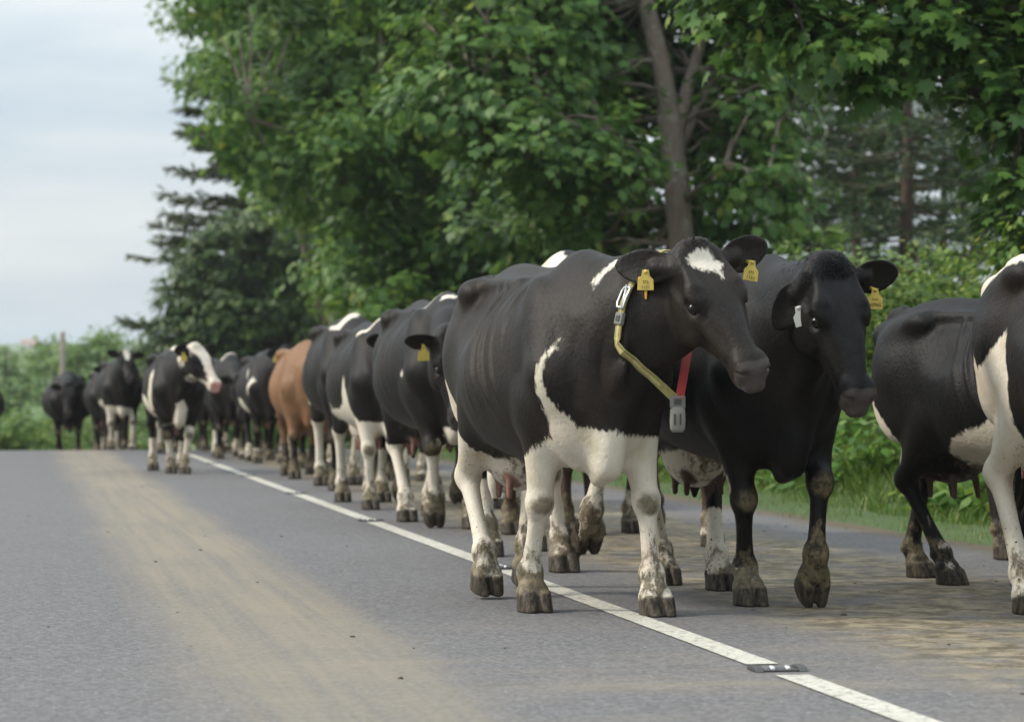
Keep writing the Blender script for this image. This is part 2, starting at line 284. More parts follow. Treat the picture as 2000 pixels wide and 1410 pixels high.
def sprays(lobes, per_m2, nleaf, g, rad=.55, shell=.55, centre=None, fl=.35):
    """centres of leafy sprays on the outer part of each lobe, then leaves fanned over every spray"""
    P, Nn, T = [], [], []
    for (cx, cy, cz, rx, ry, rz) in lobes:
        area = 4 * math.pi * ((rx*ry)**1.6/3 + (rx*rz)**1.6/3 + (ry*rz)**1.6/3) ** (1 / 1.6); n = max(3, int(area * per_m2))
        dirs = nrm(g.normal(size=(n, 3))); rr = g.uniform(shell, 1.02, (n, 1)) ** .7 * (1 + .10 * np.sin(dirs[:, :1] * 7 + cx) * np.cos(dirs[:, 2:] * 6 + cy))
        c = np.array([cx, cy, cz]) + dirs * rr * np.array([rx, ry, rz])
        out = nrm(dirs * np.array([1 / rx, 1 / ry, 1 / rz])); hz = out.copy(); hz[:, 2] *= .3; hz = nrm(hz + g.normal(size=hz.shape) * .25)
        side = nrm(np.cross(hz, np.array([0, 0, 1.]))); up = nrm(np.cross(side, hz)); up = nrm(up + hz * .35 + g.normal(size=up.shape) * .2)
        a = g.uniform(-1, 1, (n, nleaf)); b = g.uniform(-1, 1, (n, nleaf)); R_ = rad * g.uniform(.6, 1.3, (n, 1)); a = a * R_; b = b * R_ * .8; z = (-.45 * (a*a + b*b) / R_ + g.normal(size=a.shape) * R_ * .16)
        p = c[:, None] + a[..., None] * hz[:, None] + b[..., None] * side[:, None] + z[..., None] * up[:, None] * (fl / .35)
        nn = up[:, None] * 1. + hz[:, None] * (.55 + a[..., None] * .5) + side[:, None] * b[..., None] * .6 + g.normal(size=p.shape) * .30
        tt = hz[:, None] * .9 + side[:, None] * b[..., None] * .8 - np.array([0, 0, .7]) + g.normal(size=p.shape) * .35
        P.append(p.reshape(-1, 3)); Nn.append(nn.reshape(-1, 3)); T.append(tt.reshape(-1, 3))
    return np.concatenate(P), np.concatenate(Nn), np.concatenate(T)
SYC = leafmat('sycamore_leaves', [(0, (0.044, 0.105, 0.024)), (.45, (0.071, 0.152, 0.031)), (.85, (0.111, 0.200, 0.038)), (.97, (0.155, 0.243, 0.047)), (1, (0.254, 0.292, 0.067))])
SYC2 = leafmat('sycamore_leaves_lit_tone', [(0, (0.057, 0.124, 0.025)), (.5, (0.095, 0.184, 0.035)), (.9, (0.145, 0.241, 0.043)), (1, (0.221, 0.292, 0.059))])  # lighter copy of the sycamore leaves; their lit look is put into the colour
DARKLEAF = leafmat('dark_evergreen_leaves', [(0, (0.024, 0.055, 0.013)), (.6, (0.049, 0.096, 0.019)), (1, (0.101, 0.150, 0.027))], .2)
PINE = leafmat('pine_needles', [(0, (0.030, 0.056, 0.029)), (.6, (0.059, 0.098, 0.041)), (1, (0.111, 0.151, 0.047))], .2)
SPRUCE = leafmat('spruce_needles', [(0, (.075, .140, .030)), (.6, (.125, .215, .045)), (1, (.20, .28, .07))], .3)
SPRUCED = leafmat('spruce_needles_dark', [(0, (0.031, 0.053, 0.013)), (.6, (0.061, 0.085, 0.019)), (1, (0.115, 0.127, 0.027))], .15)
HEDGE = leafmat('hedge_leaves', [(0, (0.050, 0.106, 0.020)), (.5, (0.102, 0.186, 0.032)), (.9, (0.197, 0.282, 0.052)), (1, (0.342, 0.386, 0.086))])
HEDGER = leafmat('red_tipped_leaves', [(0, (.055, .10, .028)), (.45, (.12, .17, .045)), (.6, (.30, .16, .075)), (1, (.38, .22, .12))])
FARLEAF = leafmat('far_leaves', [(0, (0.073, 0.145, 0.035)), (.6, (0.125, 0.214, 0.050)), (1, (0.234, 0.304, 0.081))])
GRASS = leafmat('grass_blades', [(0, (0.056, 0.119, 0.020)), (.5, (0.106, 0.194, 0.033)), (.9, (0.163, 0.250, 0.050)), (1, (0.375, 0.350, 0.163))], .4)
WEED = leafmat('weed_leaves', [(0, (0.060, 0.143, 0.029)), (.6, (0.105, 0.217, 0.043)), (1, (0.210, 0.300, 0.066))], .4)
def barkmat(name, a, b, lich=(.30, .30, .25)):
    t = NT(name); v = t.coord((1, 1, .25)); n = t.noise(v, 16, 6, .7); c = t.mix(n, a, b); c = t.mix(t.ramp(t.noise(t.coord(), 5, 5, .65), .52, .68, 0, .75), c, lich); t.base(c); t.set(Roughness=.9); t.bump(n, 1., .06); return t.m
BARK = barkmat('sycamore_bark', (.13, .095, .075), (.40, .32, .27), (.50, .47, .40)); BARKD = barkmat('dark_bark', (.035, .027, .022), (.085, .065, .05), (.10, .09, .07)); BARKP = barkmat('pine_bark', (.045, .032, .026), (.12, .075, .055), (.14, .09, .07))
def wander(a, b, n, amp, g):
    a, b = np.asarray(a, float), np.asarray(b, float); t = np.linspace(0, 1, n)[:, None]; p = a + (b - a) * t; p[1:-1] += g.normal(size=(n - 2, 3)) * amp; return p
def broad_tree(name, base, lobes, limbs, mat, bark, label, group, seed, trunk_r, leaf, tmpl=LEAF_SYC, per=1.6, nleaf=20, rad=.55, shell=.5, cat='tree', fl=.35, sub=18):
    """limbs: list of (points, radii) in metres relative to the base"""
    g = np.random.default_rng(seed); r = empty(name, base, 0, 1, label, cat, group); t = MB()
    for pts, rs in limbs[:1]: t.tube(pts, rs, 12)
    tr = t.build('trunk', bark, r, True)
    for pts, rs in limbs[1:]:
        m = MB(); m.tube(pts, rs, 8); m.build('limb', bark, tr, True)
    P, Nn, T = sprays(lobes, per, nleaf, g, rad, shell, fl=fl)
    # twigs that carry the sprays
    tw = MB(); src = np.concatenate([np.asarray(p) for p, _ in limbs]); idx = g.choice(len(P) // nleaf, min(sub * len(lobes), len(P) // nleaf), replace=False)
    for i in idx:
        e = P[i * nleaf:(i + 1) * nleaf].mean(0); s_ = src[np.argmin(np.linalg.norm(src - e, axis=1) + g.uniform(0, 1.0, len(src)))]
        if np.linalg.norm(e - s_) > .25: tw.tube(wander(s_, e, 5, .05, g), np.linspace(.028, .008, 5), 4)
    if tw.v: tw.build('twigs', bark, r)
    leaves_mesh('crown', tmpl, P, Nn, T, g.uniform(.5, 1.38, len(P)) * leaf, mat, r); return r
def conifer(name, base, h, r0, label, group, seed, mat, bark, whorl=.42, per=7, z0=.15, droop=.12, size=.22, trunk=.16, prof_=None, dens=1., up=.12):
    g = np.random.default_rng(seed); r = empty(name, base, 0, 1, label, 'tree', group)
    t = MB(); t.tube(wander((0, 0, -.3), (0, 0, h), 9, .04, g), np.linspace(trunk, .02, 9), 9); t.build('trunk', bark, r, True)
    b = MB(); P, Nn, T, S = [], [], [], []; z = h * z0
    while z < h - .2:
        f = (z / h - z0) / (1 - z0); L0 = r0 * (prof_(f) if prof_ else (1 - f) ** .8)
        for k in range(per):
            a = g.uniform(0, 2 * math.pi); L = L0 * g.uniform(.6, 1.15) + .12; d_ = np.array([math.cos(a), math.sin(a), 0]); n = max(4, int(L / .14 * dens)); s_ = np.linspace(0, 1, n)
            path = np.array([0, 0, z + g.uniform(-.15, .15)]) + d_ * (s_ * L)[:, None] + np.array([0, 0, 1.]) * ((-droop * 4 * s_ * (1 - s_) + up * s_ ** 2) * L)[:, None]
            b.tube(path[::max(1, n // 4)], np.linspace(.03, .008, len(path[::max(1, n // 4)])), 4, False)
            sd = np.cross(d_, [0, 0, 1.])
            for i in range(max(1, n // 5), n):
                w = .22 * L * (1 - s_[i] * .75) + .05; m = int(4 * dens) + 1
                o = g.uniform(-1, 1, m); P.append(path[i] + sd * (o * w)[:, None] + g.normal(size=(m, 3)) * .03); Nn.append(np.array([0, 0, 1.]) + g.normal(size=(m, 3)) * .35)
                T.append(d_ * 1. + sd * (o * 1.1)[:, None] + np.array([0, 0, -.25]) + g.normal(size=(m, 3)) * .25); S.append(g.uniform(.6, 1.3, m) * size)
        z += whorl * g.uniform(.7, 1.3)
    b.build('branches', bark, r); leaves_mesh('crown', NEEDLES, np.concatenate(P), np.concatenate(Nn), np.concatenate(T), np.concatenate(S), mat, r); return r
def bush(name, base, lobes, mat, label, group, seed, leaf=.07, per=5, nleaf=16, rad=.22, tmpl=LEAF_OVAL, cat='bush', bark=None, stems=7, shell=.45):
    g = np.random.default_rng(seed); r = empty(name, base, 0, 1, label, cat, group); s_ = MB()
    for k in range(stems):
        l = lobes[k % len(lobes)]; e = np.array(l[:3]) + in_ell(1, g)[0] * np.array(l[3:]) * .7; s_.tube(wander((g.uniform(-.2, .2), g.uniform(-.2, .2), -.1), e, 6, .05, g), np.linspace(.022, .006, 6), 5)
    s_.build('stems', bark or BARKD, r)
    P, Nn, T = sprays(lobes, per, nleaf, g, rad, shell); leaves_mesh('foliage', tmpl, P, Nn, T, g.uniform(.6, 1.3, len(P)) * leaf, mat, r); return r

def build_veg():
    # --- big sycamores along the right verge
    def gz(x, y): return ground_z(x, y)
    x, y = 2.25, 35.; z = gz(x, y)
    trunk = ([(0, 0, -.3), (.0, 0, 1.2), (-.02, 0, 2.2), (-.10, 0, 3.1), (-.17, 0, 3.8), (-.22, -.02, 4.2)], [.24, .19, .17, .165, .165, .12])
    l1 = ([(-.12, 0, 3.4), (-.18, -.02, 3.9), (-.30, -.05, 4.6), (-.50, -.1, 5.4), (-.72, -.1, 6.2), (-.9, 0, 7.6), (-1.0, .2, 9.)], [.13, .145, .13, .115, .10, .07, .03]); l2 = ([(-.12, 0, 3.4), (-.02, .04, 3.95), (.14, .1, 4.5), (.34, .1, 5.2), (.42, .2, 6.3), (.6, .2, 8)], [.09, .10, .085, .07, .06, .03])
    l3 = ([(-.10, .05, 3.3), (.15, .15, 3.9), (.5, .3, 4.5), (.9, .6, 5.4), (1.3, .7, 7)], [.07, .085, .08, .06, .03]); l4 = ([(-.08, 0, 3.0), (-.9, -.9, 3.5), (-1.9, -1.4, 3.8), (-2.7, -1.6, 3.9)], [.06, .05, .035, .015]); l5 = ([(-.04, 0, 2.7), (.5, -.8, 3.2), (1.0, -1.2, 3.0)], [.05, .035, .015])
    lobes = [(-1.75, -1.3, 3.4, 1.25, 1.2, .62), (-2.5, -1.0, 4.2, 1.3, 1.3, .9), (-2.25, -.2, 5.4, 1.35, 1.5, 1.0), (-1.6, .8, 6.8, 2., 2., 1.3), (1.0, -.9, 3.05, .6, .9, .5), (.98, -.3, 4.1, .65, 1.1, .75), (.9, .4, 5.5, 1.0, 1.6, 1.1), (.2, 1.4, 7.4, 2.0, 2.2, 1.6), (-.3, 1.7, 5.2, 2., 1., 1.6), (-1.0, -1.3, 3.2, .6, .8, .4), (-.9, 1.3, 5.6, .9, .8, 1.1), (-1.1, 1.5, 4.0, 1.1, .8, .8), (-1.2, 1.9, 3.0, 1.1, .8, .8), (.65, .8, 2.7, .8, .6, .75), (-1.65, -.45, 5.0, .65, .7, .55), (-1.4, -.5, 4.3, .6, .7, .45), (.40, .7, 3.6, .65, .5, .65), (-.75, .9, 4.7, .8, .6, .8), (-1.5, -.8, 2.75, .7, .7, .4), (.5, .9, 1.6, .8, .6, .7), (-.7, .8, 2.0, .8, .6, .7), (-.1, 1.2, 2.3, .8, .5, .8), (-1.6, 1.4, 2.5, 1.3, .9, .9)]
    broad_tree('sycamore_tree', (x, y, z), lobes, [trunk, l1, l2, l3, l4, l5], SYC, BARK, 'large sycamore with a pale forked trunk showing behind the nearest cow\'s head', 'roadside sycamores', 11, .2, .145, per=5.4, nleaf=25, rad=.46, shell=.32)
    # (the row's outline against the sky leans out over the road high up and draws back lower down)
    edge = lambda xx, yy, zz: xx > (np.interp(765 - (zz - CAMZ) / yy * 5200, [-400, 0, 100, 200, 300, 400, 500, 600], [165, 228, 285, 370, 440, 510, 570, 615]) - 1000) / 5200 * yy
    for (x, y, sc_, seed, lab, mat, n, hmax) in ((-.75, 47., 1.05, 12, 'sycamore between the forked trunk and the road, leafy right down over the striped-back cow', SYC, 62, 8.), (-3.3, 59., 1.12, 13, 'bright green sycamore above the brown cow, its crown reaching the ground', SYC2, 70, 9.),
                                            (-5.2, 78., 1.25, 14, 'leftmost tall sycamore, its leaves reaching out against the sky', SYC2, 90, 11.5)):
        z = gz(x, y); g = np.random.default_rng(seed); L = []; tries = 0
        while len(L) < n and tries < 4000:
            tries += 1; a = g.uniform(0, 2 * math.pi); hz = g.uniform(.9, hmax); rr = g.uniform(.8, 3.2 + .12 * hz); l = tuple(c * sc_ for c in (rr * math.cos(a) * (.8 + .05 * hz), rr * math.sin(a) - .4, hz, g.uniform(.6, 1.25), g.uniform(.7, 1.2), g.uniform(.42, .85)))
            if edge(x + l[0] - l[3] * .95, y + l[1], z + l[2]) and (y > 50 or l[0] + l[3] < 2.5): L.append(l)
        limbs = [([(0, 0, -.4), (.05, 0, 2), (-.05, 0, 4.), (0, .1, 7)], [.30, .24, .2, .1])] + [([(0, 0, 2 + .5 * k), tuple(np.array(L[k][:3]) * np.array([.5, .5, .5]) + np.array([0, 0, 1 + .25 * k])), L[k][:3]], [.11, .08, .03]) for k in range(8)]
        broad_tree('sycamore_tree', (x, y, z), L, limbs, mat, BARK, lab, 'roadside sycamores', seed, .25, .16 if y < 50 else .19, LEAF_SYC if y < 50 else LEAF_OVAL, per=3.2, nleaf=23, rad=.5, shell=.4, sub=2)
    # near sycamore on the right, only its outer boughs in the picture
    x, y = 5.3, 21.5; z = gz(x, y)
    lobes = [(X_ - x, yo, z_ - z, rx, ry, rz) for X_, yo, z_, rx, ry, rz in ((1.75, -.2, 4.10, .50, .7, .26), (2.25, .1, 3.95, .55, .7, .36), (2.65, -.2, 3.70, .50, .7, .36), (2.95, .1, 3.52, .42, .6, .34), (3.25, -.2, 3.78, .55, .7, .34), (3.65, .1, 3.80, .5, .7, .34), (3.98, -.3, 3.45, .40, .6, .55), (4.12, -.2, 2.85, .36, .6, .55), (4.05, -.4, 2.35, .34, .5, .45), (4.25, -.2, 1.75, .45, .6, .5), (4.5, 0, 1.2, .5, .6, .5), (2.1, .4, 4.75, 1.0, 1.0, .5), (3.3, .3, 4.7, 1.2, 1.2, .6), (4.6, 0, 4.4, .8, 1.2, 1.0), (5.2, 0, 5.2, 1.4, 1.3, 1.2), (5.0, 0, 3., .7, .9, 1.3), (3.6, .3, 5.8, 1.8, 1.6, .8))]
    limbs = [([(0, 0, -.3), (.05, 0, 1.5), (0, 0, 3), (.1, .1, 5.5)], [.26, .21, .18, .08])] + [([(0, 0, 2.6), (-.9, -.1, 3.15), (-1.8, -.1, 3.4), (-3.4, -.2, 3.75)], [.08, .06, .04, .015]), ([(0, 0, 3.1), (-.9, .1, 3.7), (-2.2, .2, 4.3)], [.07, .05, .02]), ([(0, 0, 1.5), (-.7, -.3, 1.9), (-1.15, -.3, 2.4)], [.05, .03, .012])]
    broad_tree('sycamore_tree', (x, y, z), lobes, limbs, SYC, BARKD, 'nearest sycamore, its large-leaved boughs hanging into the upper right corner', 'roadside sycamores', 15, .2, .13, per=9.5, nleaf=17, rad=.28, shell=.22)
    # --- dark conifer at the left end of the row and the evergreen bush at its foot
    x, y = -8.7, 92.; conifer('spruce_tree', (x, y, gz(x, y)), 14.8, 4.5, 'dark spruce with long bare-tipped branches jutting out against the sky', None, 21, SPRUCED, BARKD, .55, 8, .12, .03, .38, .24, lambda f: .55 + .5 * (1 - f) if f < .9 else .45, 1.35, .02)
    x, y = -8.9, 85.; bush('evergreen_tree', (x, y, gz(x, y)), [(-1.5, 0, 4.6, 1.4, 1.4, 1.5), (-1.2, 0, 6.3, 1.2, 1.3, 1.2), (.0, 0, 7.4, 1.5, 1.4, 1.2), (1.5, 0, 7.6, 1.5, 1.4, 1.3), (1.6, 0, 5.6, 1.7, 1.5, 1.7), (0, -.4, 5.2, 1.5, 1.4, 1.6), (-.8, 0, 2.9, 1.8, 1.5, 1.6), (1.6, 0, 3.2, 1.8, 1.5, 1.8), (3.0, 0, 4.4, 1.5, 1.4, 2.2), (-1.9, -.3, 3.4, 1.1, 1.2, 1.2)], DARKLEAF, 'dense dark evergreen growing at the foot of the spruce, reaching the cows\' backs', None, 22, .24, 5.0, 20, .45, cat='tree', bark=BARKD, shell=.45)
    # --- pines in the wood behind the hedge on the right
    names = ['thin pine left of the others, close right of the forked sycamore trunk', 'pine with bare lower trunk behind the bright low spruce', 'tallest pine, straight above the second cow\'s head', 'pine with a thick dark trunk above the second cow\'s ear', 'pine over the small black cow\'s back, gaps of sky round its trunk', 'pine half hidden by the nearest sycamore\'s hanging boughs', 'farther pine seen between two nearer pine trunks', 'farther pine right behind the hanging sycamore boughs']
    for k, (px, Y, h) in enumerate(((1545, 60, 9.5), (1610, 66, 11), (1672, 58, 10.5), (1770, 52, 9.5), (1845, 62, 10.5), (1905, 55, 9.5), (1715, 80, 12), (1880, 85, 12))):
        X = (px - 1000) / 5200 * Y; conifer('pine_tree', (X, Y, gz(X, Y)), h, 1.75, names[k], 'pines behind the hedge', 30 + k, PINE, BARKP, (.42, .5)[k % 2], (7, 6)[k % 2], (.50, .44, .52, .36, .50, .40, .45, .48)[k], .05, .24, .17 if k != 3 else .24, lambda f: .75 + .55 * math.sin(math.pi * min(1, f * 1.1 + .15)) - .45 * f, 1.25, .12)
    X, Y = 4.9, 44.; conifer('spruce_tree', (X, Y, gz(X, Y)), 3.5, 1.9, 'low bright green spruce with layered branches behind the red-tipped hedge', None, 41, SPRUCE, BARKD, .36, 8, .1, .10, .30, .09, None, 1.0, .0)
    X, Y = 6.1, 40.; conifer('spruce_tree', (X, Y, gz(X, Y)), 2.5, 1.2, 'low green spruce behind the hedge, below the pine trunks on the right', None, 42, SPRUCE, BARKD, .36, 8, .1, .10, .28, .09, None, 1.0, .0)
    # --- hedge on the bank
    hl = ['leafy bush on the bank under the hanging sycamore boughs', 'pale green hedge bush behind the small black cow', 'darker hedge bush above the second cow\'s yellow ear tag', 'hedge bush right beside the second cow\'s ear', 'tall green hedge bush above the second cow\'s ear tag', 'hedge bush with rusty young shoots above the second cow\'s poll', 'red-tipped hedge bush between the two nearest cows\' heads', 'low hedge bush behind the nearest cow\'s shoulders', 'hedge bush behind the nearest cow\'s loins', 'shaded hedge bush behind the nearest cow\'s rump', 'shaded bush above the striped-back cow', 'shaded bush above the two black cows\' rumps', 'dark bush at the roadside above the brown cow', 'dark bush at the roadside above the grey-black cow', 'dark bush by the verge behind the white-faced cow']
    vs = (6.1, 6.0, 6.1, 6.2, 6.1, 6.2, 6.3, 6.2, 6.2, 6.0, 5.6, 5.4, 5.2, 5.2, 5.0); u_ = (15.5, 17.8, 20.2, 22.8, 25.4, 28.2, 31, 34, 37, 41, 46, 52, 59, 67, 76)
    for k, (u, v) in enumerate(zip(u_, vs)):
        X, Y = uv2xy(u, v); g = np.random.default_rng(50 + k); s_ = 1.0 + .012 * max(0, u - 20)
        top = (1.6, 1.5, 1.5, 1.5, 1.5, 1.35, 1.2, 1., 1., 1.1, 1.5, 1.6, 1.7, 1.8, 1.9)[k]
        L = [(g.uniform(-.9, .9) * s_, g.uniform(-.5, .5), top * g.uniform(.35, .75), g.uniform(.6, .9) * s_, g.uniform(.5, .7), top * g.uniform(.35, .5)) for _ in range(9)]
        bush('hedge_bush', (X, Y, gz(X, Y)), L, HEDGER if k in (5, 6) else (HEDGE if k < 10 else SYC), hl[k], 'hedge along the right bank', 70 + k, .066 if u < 30 else .10, 18 if u < 30 else 8, 15, .20 if u < 30 else .3, LEAF_OVAL)
    # --- beyond the crest on the left: roadside growth, far trees
    fl = ['round green bush at the left edge, beyond the crest', 'roadside bush beyond the crest, left of the farthest black cow', 'dark green bush right behind the farthest black cow', 'roadside bush beyond the crest, behind the cow with the white forehead', 'bush beyond the crest behind the white-faced cow', 'tall bush at the left edge, farther off', 'bush farther off, left of the telegraph pole', 'bush farther off, around the foot of the telegraph pole', 'bush farther off, right of the telegraph pole']
    for k, (px, Y, h, r_) in enumerate(((5, 62, 1.9, 1.3), (75, 66, 1.7, 1.2), (150, 70, 1.8, 1.4), (235, 74, 2.1, 1.4), (310, 78, 2.8, 1.5), (-20, 92, 3.2, 1.7), (60, 97, 2.8, 1.8), (130, 104, 3.0, 1.9), (215, 96, 3.0, 1.9))):
        X = (px - 1000) / 5200 * Y; g = np.random.default_rng(90 + k); L = [(g.uniform(-1, 1) * r_ * .7, g.uniform(-.6, .6), h * g.uniform(.3, .78), r_ * g.uniform(.5, .75), r_ * .6, h * g.uniform(.2, .3)) for _ in range(8)]
        bush('roadside_bush', (X, Y, gz(X, Y)), L, FARLEAF, fl[k], 'bushes beyond the crest', 110 + k, .16, 4, 14, .34, shell=.5)
    tl = ['airy pale tree right of the telegraph pole', 'airy tree close left of the tall trees', 'small far tree left of the telegraph pole', 'far tree at the left edge of the picture']
    for k, (px, Y, top) in enumerate(((192, 150, 635), (258, 165, 632), (105, 170, 652), (8, 150, 655))):
        X = (px - 1000) / 5200 * Y; zt = CAMZ + (765 - top) / 5200 * Y; zg = gz(X, Y); H = zt - zg; g = np.random.default_rng(130 + k)
        L = [(g.uniform(-1, 1) * H * .20, g.uniform(-1, 1), H * g.uniform(.45, .92), H * .13, 1.2, H * .09) for _ in range(9)]
        broad_tree('far_tree', (X, Y, zg), L, [([(0, 0, -.3), (0, 0, H * .5), (.1, 0, H * .9)], [.2, .14, .05])] + [([(0, 0, H * .4), tuple(np.array(l[:3]) * .98)], [.07, .03]) for l in L[:6]], FARLEAF, BARKD, tl[k], 'far trees on the left', 140 + k, .2, .30, LEAF_OVAL, 1.6, 12, .6, .3, sub=0)
    g = np.random.default_rng(160); P = []
    lobes = []
    for k in range(75):
        Y = g.uniform(420, 1500); X = (g.uniform(-250, 460) - 1000) / 5200 * Y; lobes.append((X, Y, gz(X, Y) + 1.2, g.uniform(3, 11), g.uniform(2, 4), g.uniform(1.4, 2.6)))
    P, Nn, T = sprays(lobes, .10, 6, g, 1.2, .6); tag(leaves_mesh('far_hedgerows', LEAF_OVAL, P, Nn, T, g.uniform(.7, 1.4, len(P)) * 1.3, FARLEAF), 'far hedgerows and copses on the pale hillside', 'hedgerow', kind='stuff')
    # --- verge grass: tufts of blades, longer up the bank
    n = 75000; g = np.random.default_rng(170); u = g.uniform(9, 46, n); v = 3.05 + 3.2 * g.uniform(0, 1, n) ** .8; v += .12 * np.sin(u * 2.3) * (v < 3.5)
    cl = np.sin(u * 5.1 + 3 * np.sin(v * 4)) * np.sin(v * 6.3 + u); h = (.045 + .20 * sst(3.25, 4.6, v)) * g.uniform(.5, 1.5, n) * (1 + .35 * cl)
    x, y = uv2xy(u, v); P = np.stack([x, y, land(u, v) - .01], 1); a = g.uniform(0, 2 * math.pi, n); tip = np.stack([np.cos(a) * .55, np.sin(a) * .55, np.ones(n)], 1); nn = np.stack([-np.sin(a), np.cos(a), np.zeros(n)], 1)
    nn = nrm(np.cross(tip, nn)); bl = np.array([(-.022, 0, 0), (.022, 0, 0), (.018, .5, .03), (.008, .85, .0), (0, 1.02, -.12), (-.010, .85, 0), (-.02, .5, .03)], float)
    k_ = np.array([1.]); bl2 = bl.copy(); bl2[:, 0] *= 1.6; tag(leaves_mesh('verge_grass', bl2, P, nn, tip, h, GRASS), 'long grass growing on the right verge and bank', 'grass', kind='stuff')
    n = 11000; u = g.uniform(11, 44, n); v = g.uniform(3.8, 6.0, n); keep = (np.sin(u * 1.7) * np.sin(v * 3.1 + u * .6) > -.25); u, v = u[keep], v[keep]; n = len(u); P0 = []; N0 = []; T0 = []
    for j in range(4):
        x, y = uv2xy(u + g.normal(size=n) * .07, v + g.normal(size=n) * .07); z = land(u, v) + g.uniform(.08, .42, n) * (1 + .5 * np.sin(u * 2.1 + v)); a = g.uniform(0, 2 * math.pi, n)
        P0.append(np.stack([x, y, z], 1)); T0.append(np.stack([np.cos(a), np.sin(a), -.3 + g.normal(size=n) * .3], 1)); N0.append(np.stack([np.cos(a) * .5, np.sin(a) * .5, np.ones(n)], 1) + g.normal(size=(n, 3)) * .3)
    P = np.concatenate(P0); tag(leaves_mesh('bank_weeds', LEAF_OVAL, P, np.concatenate(N0), np.concatenate(T0), g.uniform(.06, .16, len(P)), WEED), 'broad-leaved weeds growing through the bank grass', 'weeds', kind='stuff')
    # --- wire fence on the bank, telegraph pole, far cottage
    wood = barkmat('grey_timber', (.16, .13, .10), (.30, .26, .21)); wire = plain('wire', (.35, .36, .36), .4, .8)
    r = empty('wire_fence', tuple(uv2xy(20, 5.25)) + (0,), math.atan2(DV[1], DV[0]), 1, 'sagging wire fence running through the growth on the right bank', 'fence')
    for q in range(7):
        u = 10 + q * 5 - 20; X, Y = uv2xy(u + 20, 5.25); m = MB(); zz = gz(X, Y); m.tube([(0, u, zz - .3), (.02, u, zz + 1.05)], [.05, .045], 9); m.build('post', wood, r, True)
    for hz in (.45, .92):
        m = MB(); p = []
        for u in np.arange(-10, 20.1, 1.25): X, Y = uv2xy(u + 20, 5.25); p.append((.055, u, float(land(20 + round((u + 10) / 5) * 5 - 10, 5.25)) + hz - .05 * abs(math.sin((u + 10) / 5 * math.pi))))
        m.tube(p, .0025, 5); m.build('wire', wire, r)
    X, Y = (120 - 1000) / 5200 * 108., 108.; zg = gz(X, Y); ztop = CAMZ + (765 - 648) / 5200 * Y
    r = empty('telegraph_pole', (X, Y, zg), 0, 1, 'weathered wooden telegraph pole standing beyond the crest on the left', 'telegraph pole'); m = MB(); m.tube([(0, 0, -.5), (.02, 0, (ztop - zg) * .5), (.05, 0, ztop - zg)], [.14, .12, .10], 10); pl = m.build('pole', wood, r, True)
    m = MB(); m.tube([(.05, -.05, ztop - zg - .25), (.05, -.22, ztop - zg - .25)], .025, 6); m.build('bracket', wire, r)
    X, Y = (57 - 1000) / 5200 * 1500., 1500.; zg = gz(X, Y); wallm = plain('render', (.62, .58, .52), .8); roofm = plain('roof_tiles', (.34, .20, .14), .8)
    r = empty('farmhouse', (X, Y, zg), .2, 1, 'tiny pale farmhouse with a reddish roof on the far hillside', 'house'); m = MB(); m.box((0, 0, 2), (4.5, 3, 2.3)); m.build('wall', wallm, r)
    m = MB(); m.prism([(-3.5, 0), (3.5, 0), (0, 2.6)], (0, 0, 4.3), (0, 1, 0), (0, 0, 1), (1, 0, 0), 9.6); rf = m.build('roof', roofm, r); m = MB(); m.box((3.4, 0, 7.2), (.45, .35, 1.)); m.build('chimney', wallm, rf)
    wn = plain('window_glass', (.05, .06, .07), .2)
    for q in (-2.6, 0, 2.6): m = MB(); m.box((q, -3.02, 2.4), (.5, .04, .7)); m.build('window', wn, r)
build_veg()

def build_haze():
    """the damp air between here and the far hillside"""
    m = MB(); x0, x1, y0, y1, z0, z1 = -2100, 2100, -60, 2500, -24, 62
    m.add([(x, y, z) for x in (x0, x1) for y in (y0, y1) for z in (z0, z1)], [(0, 1, 3, 2), (4, 6, 7, 5), (0, 4, 5, 1), (2, 3, 7, 6), (0, 2, 6, 4), (1, 5, 7, 3)])
    mt = bpy.data.materials.new('haze'); mt.use_nodes = True; t = mt.node_tree; t.nodes.clear(); o = t.nodes.new('ShaderNodeOutputMaterial'); v = t.nodes.new('ShaderNodeVolumePrincipled')
    v.inputs['Color'].default_value = (.86, .91, .95, 1); v.inputs['Density'].default_value = HAZE; v.inputs['Anisotropy'].default_value = .2; t.links.new(v.outputs[0], o.inputs['Volume'])
    tag(m.build('haze', mt), 'thin pale haze between the road and the far hillside', 'haze', kind='stuff')
HAZE = .0003
build_haze()
# ------------------------------------------------------------------ cow modelling (implicit surface -> one continuous mesh)
def V3(*a): return np.array(a, dtype=np.float64)
def unit(v):
    v = np.asarray(v, dtype=np.float64); return v / (np.linalg.norm(v) + 1e-12)
def smin(a, b, k):
    h = np.maximum(k - np.abs(a - b), 0) / k
    return np.minimum(a, b) - h * h * k * .25
def smax(a, b, k): return -smin(-a, -b, k)
def sstep(e0, e1, x):
    t = np.clip((x - e0) / (e1 - e0), 0, 1); return t * t * (3 - 2 * t)
def spline(tab):
    """Catmull-Rom through the rows of tab, tabulated densely: returns f(x) -> columns"""
    tab = np.array(tab, dtype=np.float64); xs = tab[:, 0]
    X = np.linspace(xs[0], xs[-1], 160); cols = []
    for c in range(1, tab.shape[1]):
        y = tab[:, c]; m = np.gradient(y, xs)
        i = np.clip(np.searchsorted(xs, X) - 1, 0, len(xs) - 2); h = xs[i + 1] - xs[i]; t = (X - xs[i]) / h
        cols.append((2*t**3-3*t**2+1)*y[i] + (t**3-2*t**2+t)*h*m[i] + (-2*t**3+3*t**2)*y[i+1] + (t**3-t**2)*h*m[i+1])
    return lambda x: [np.interp(x, X, c) for c in cols]

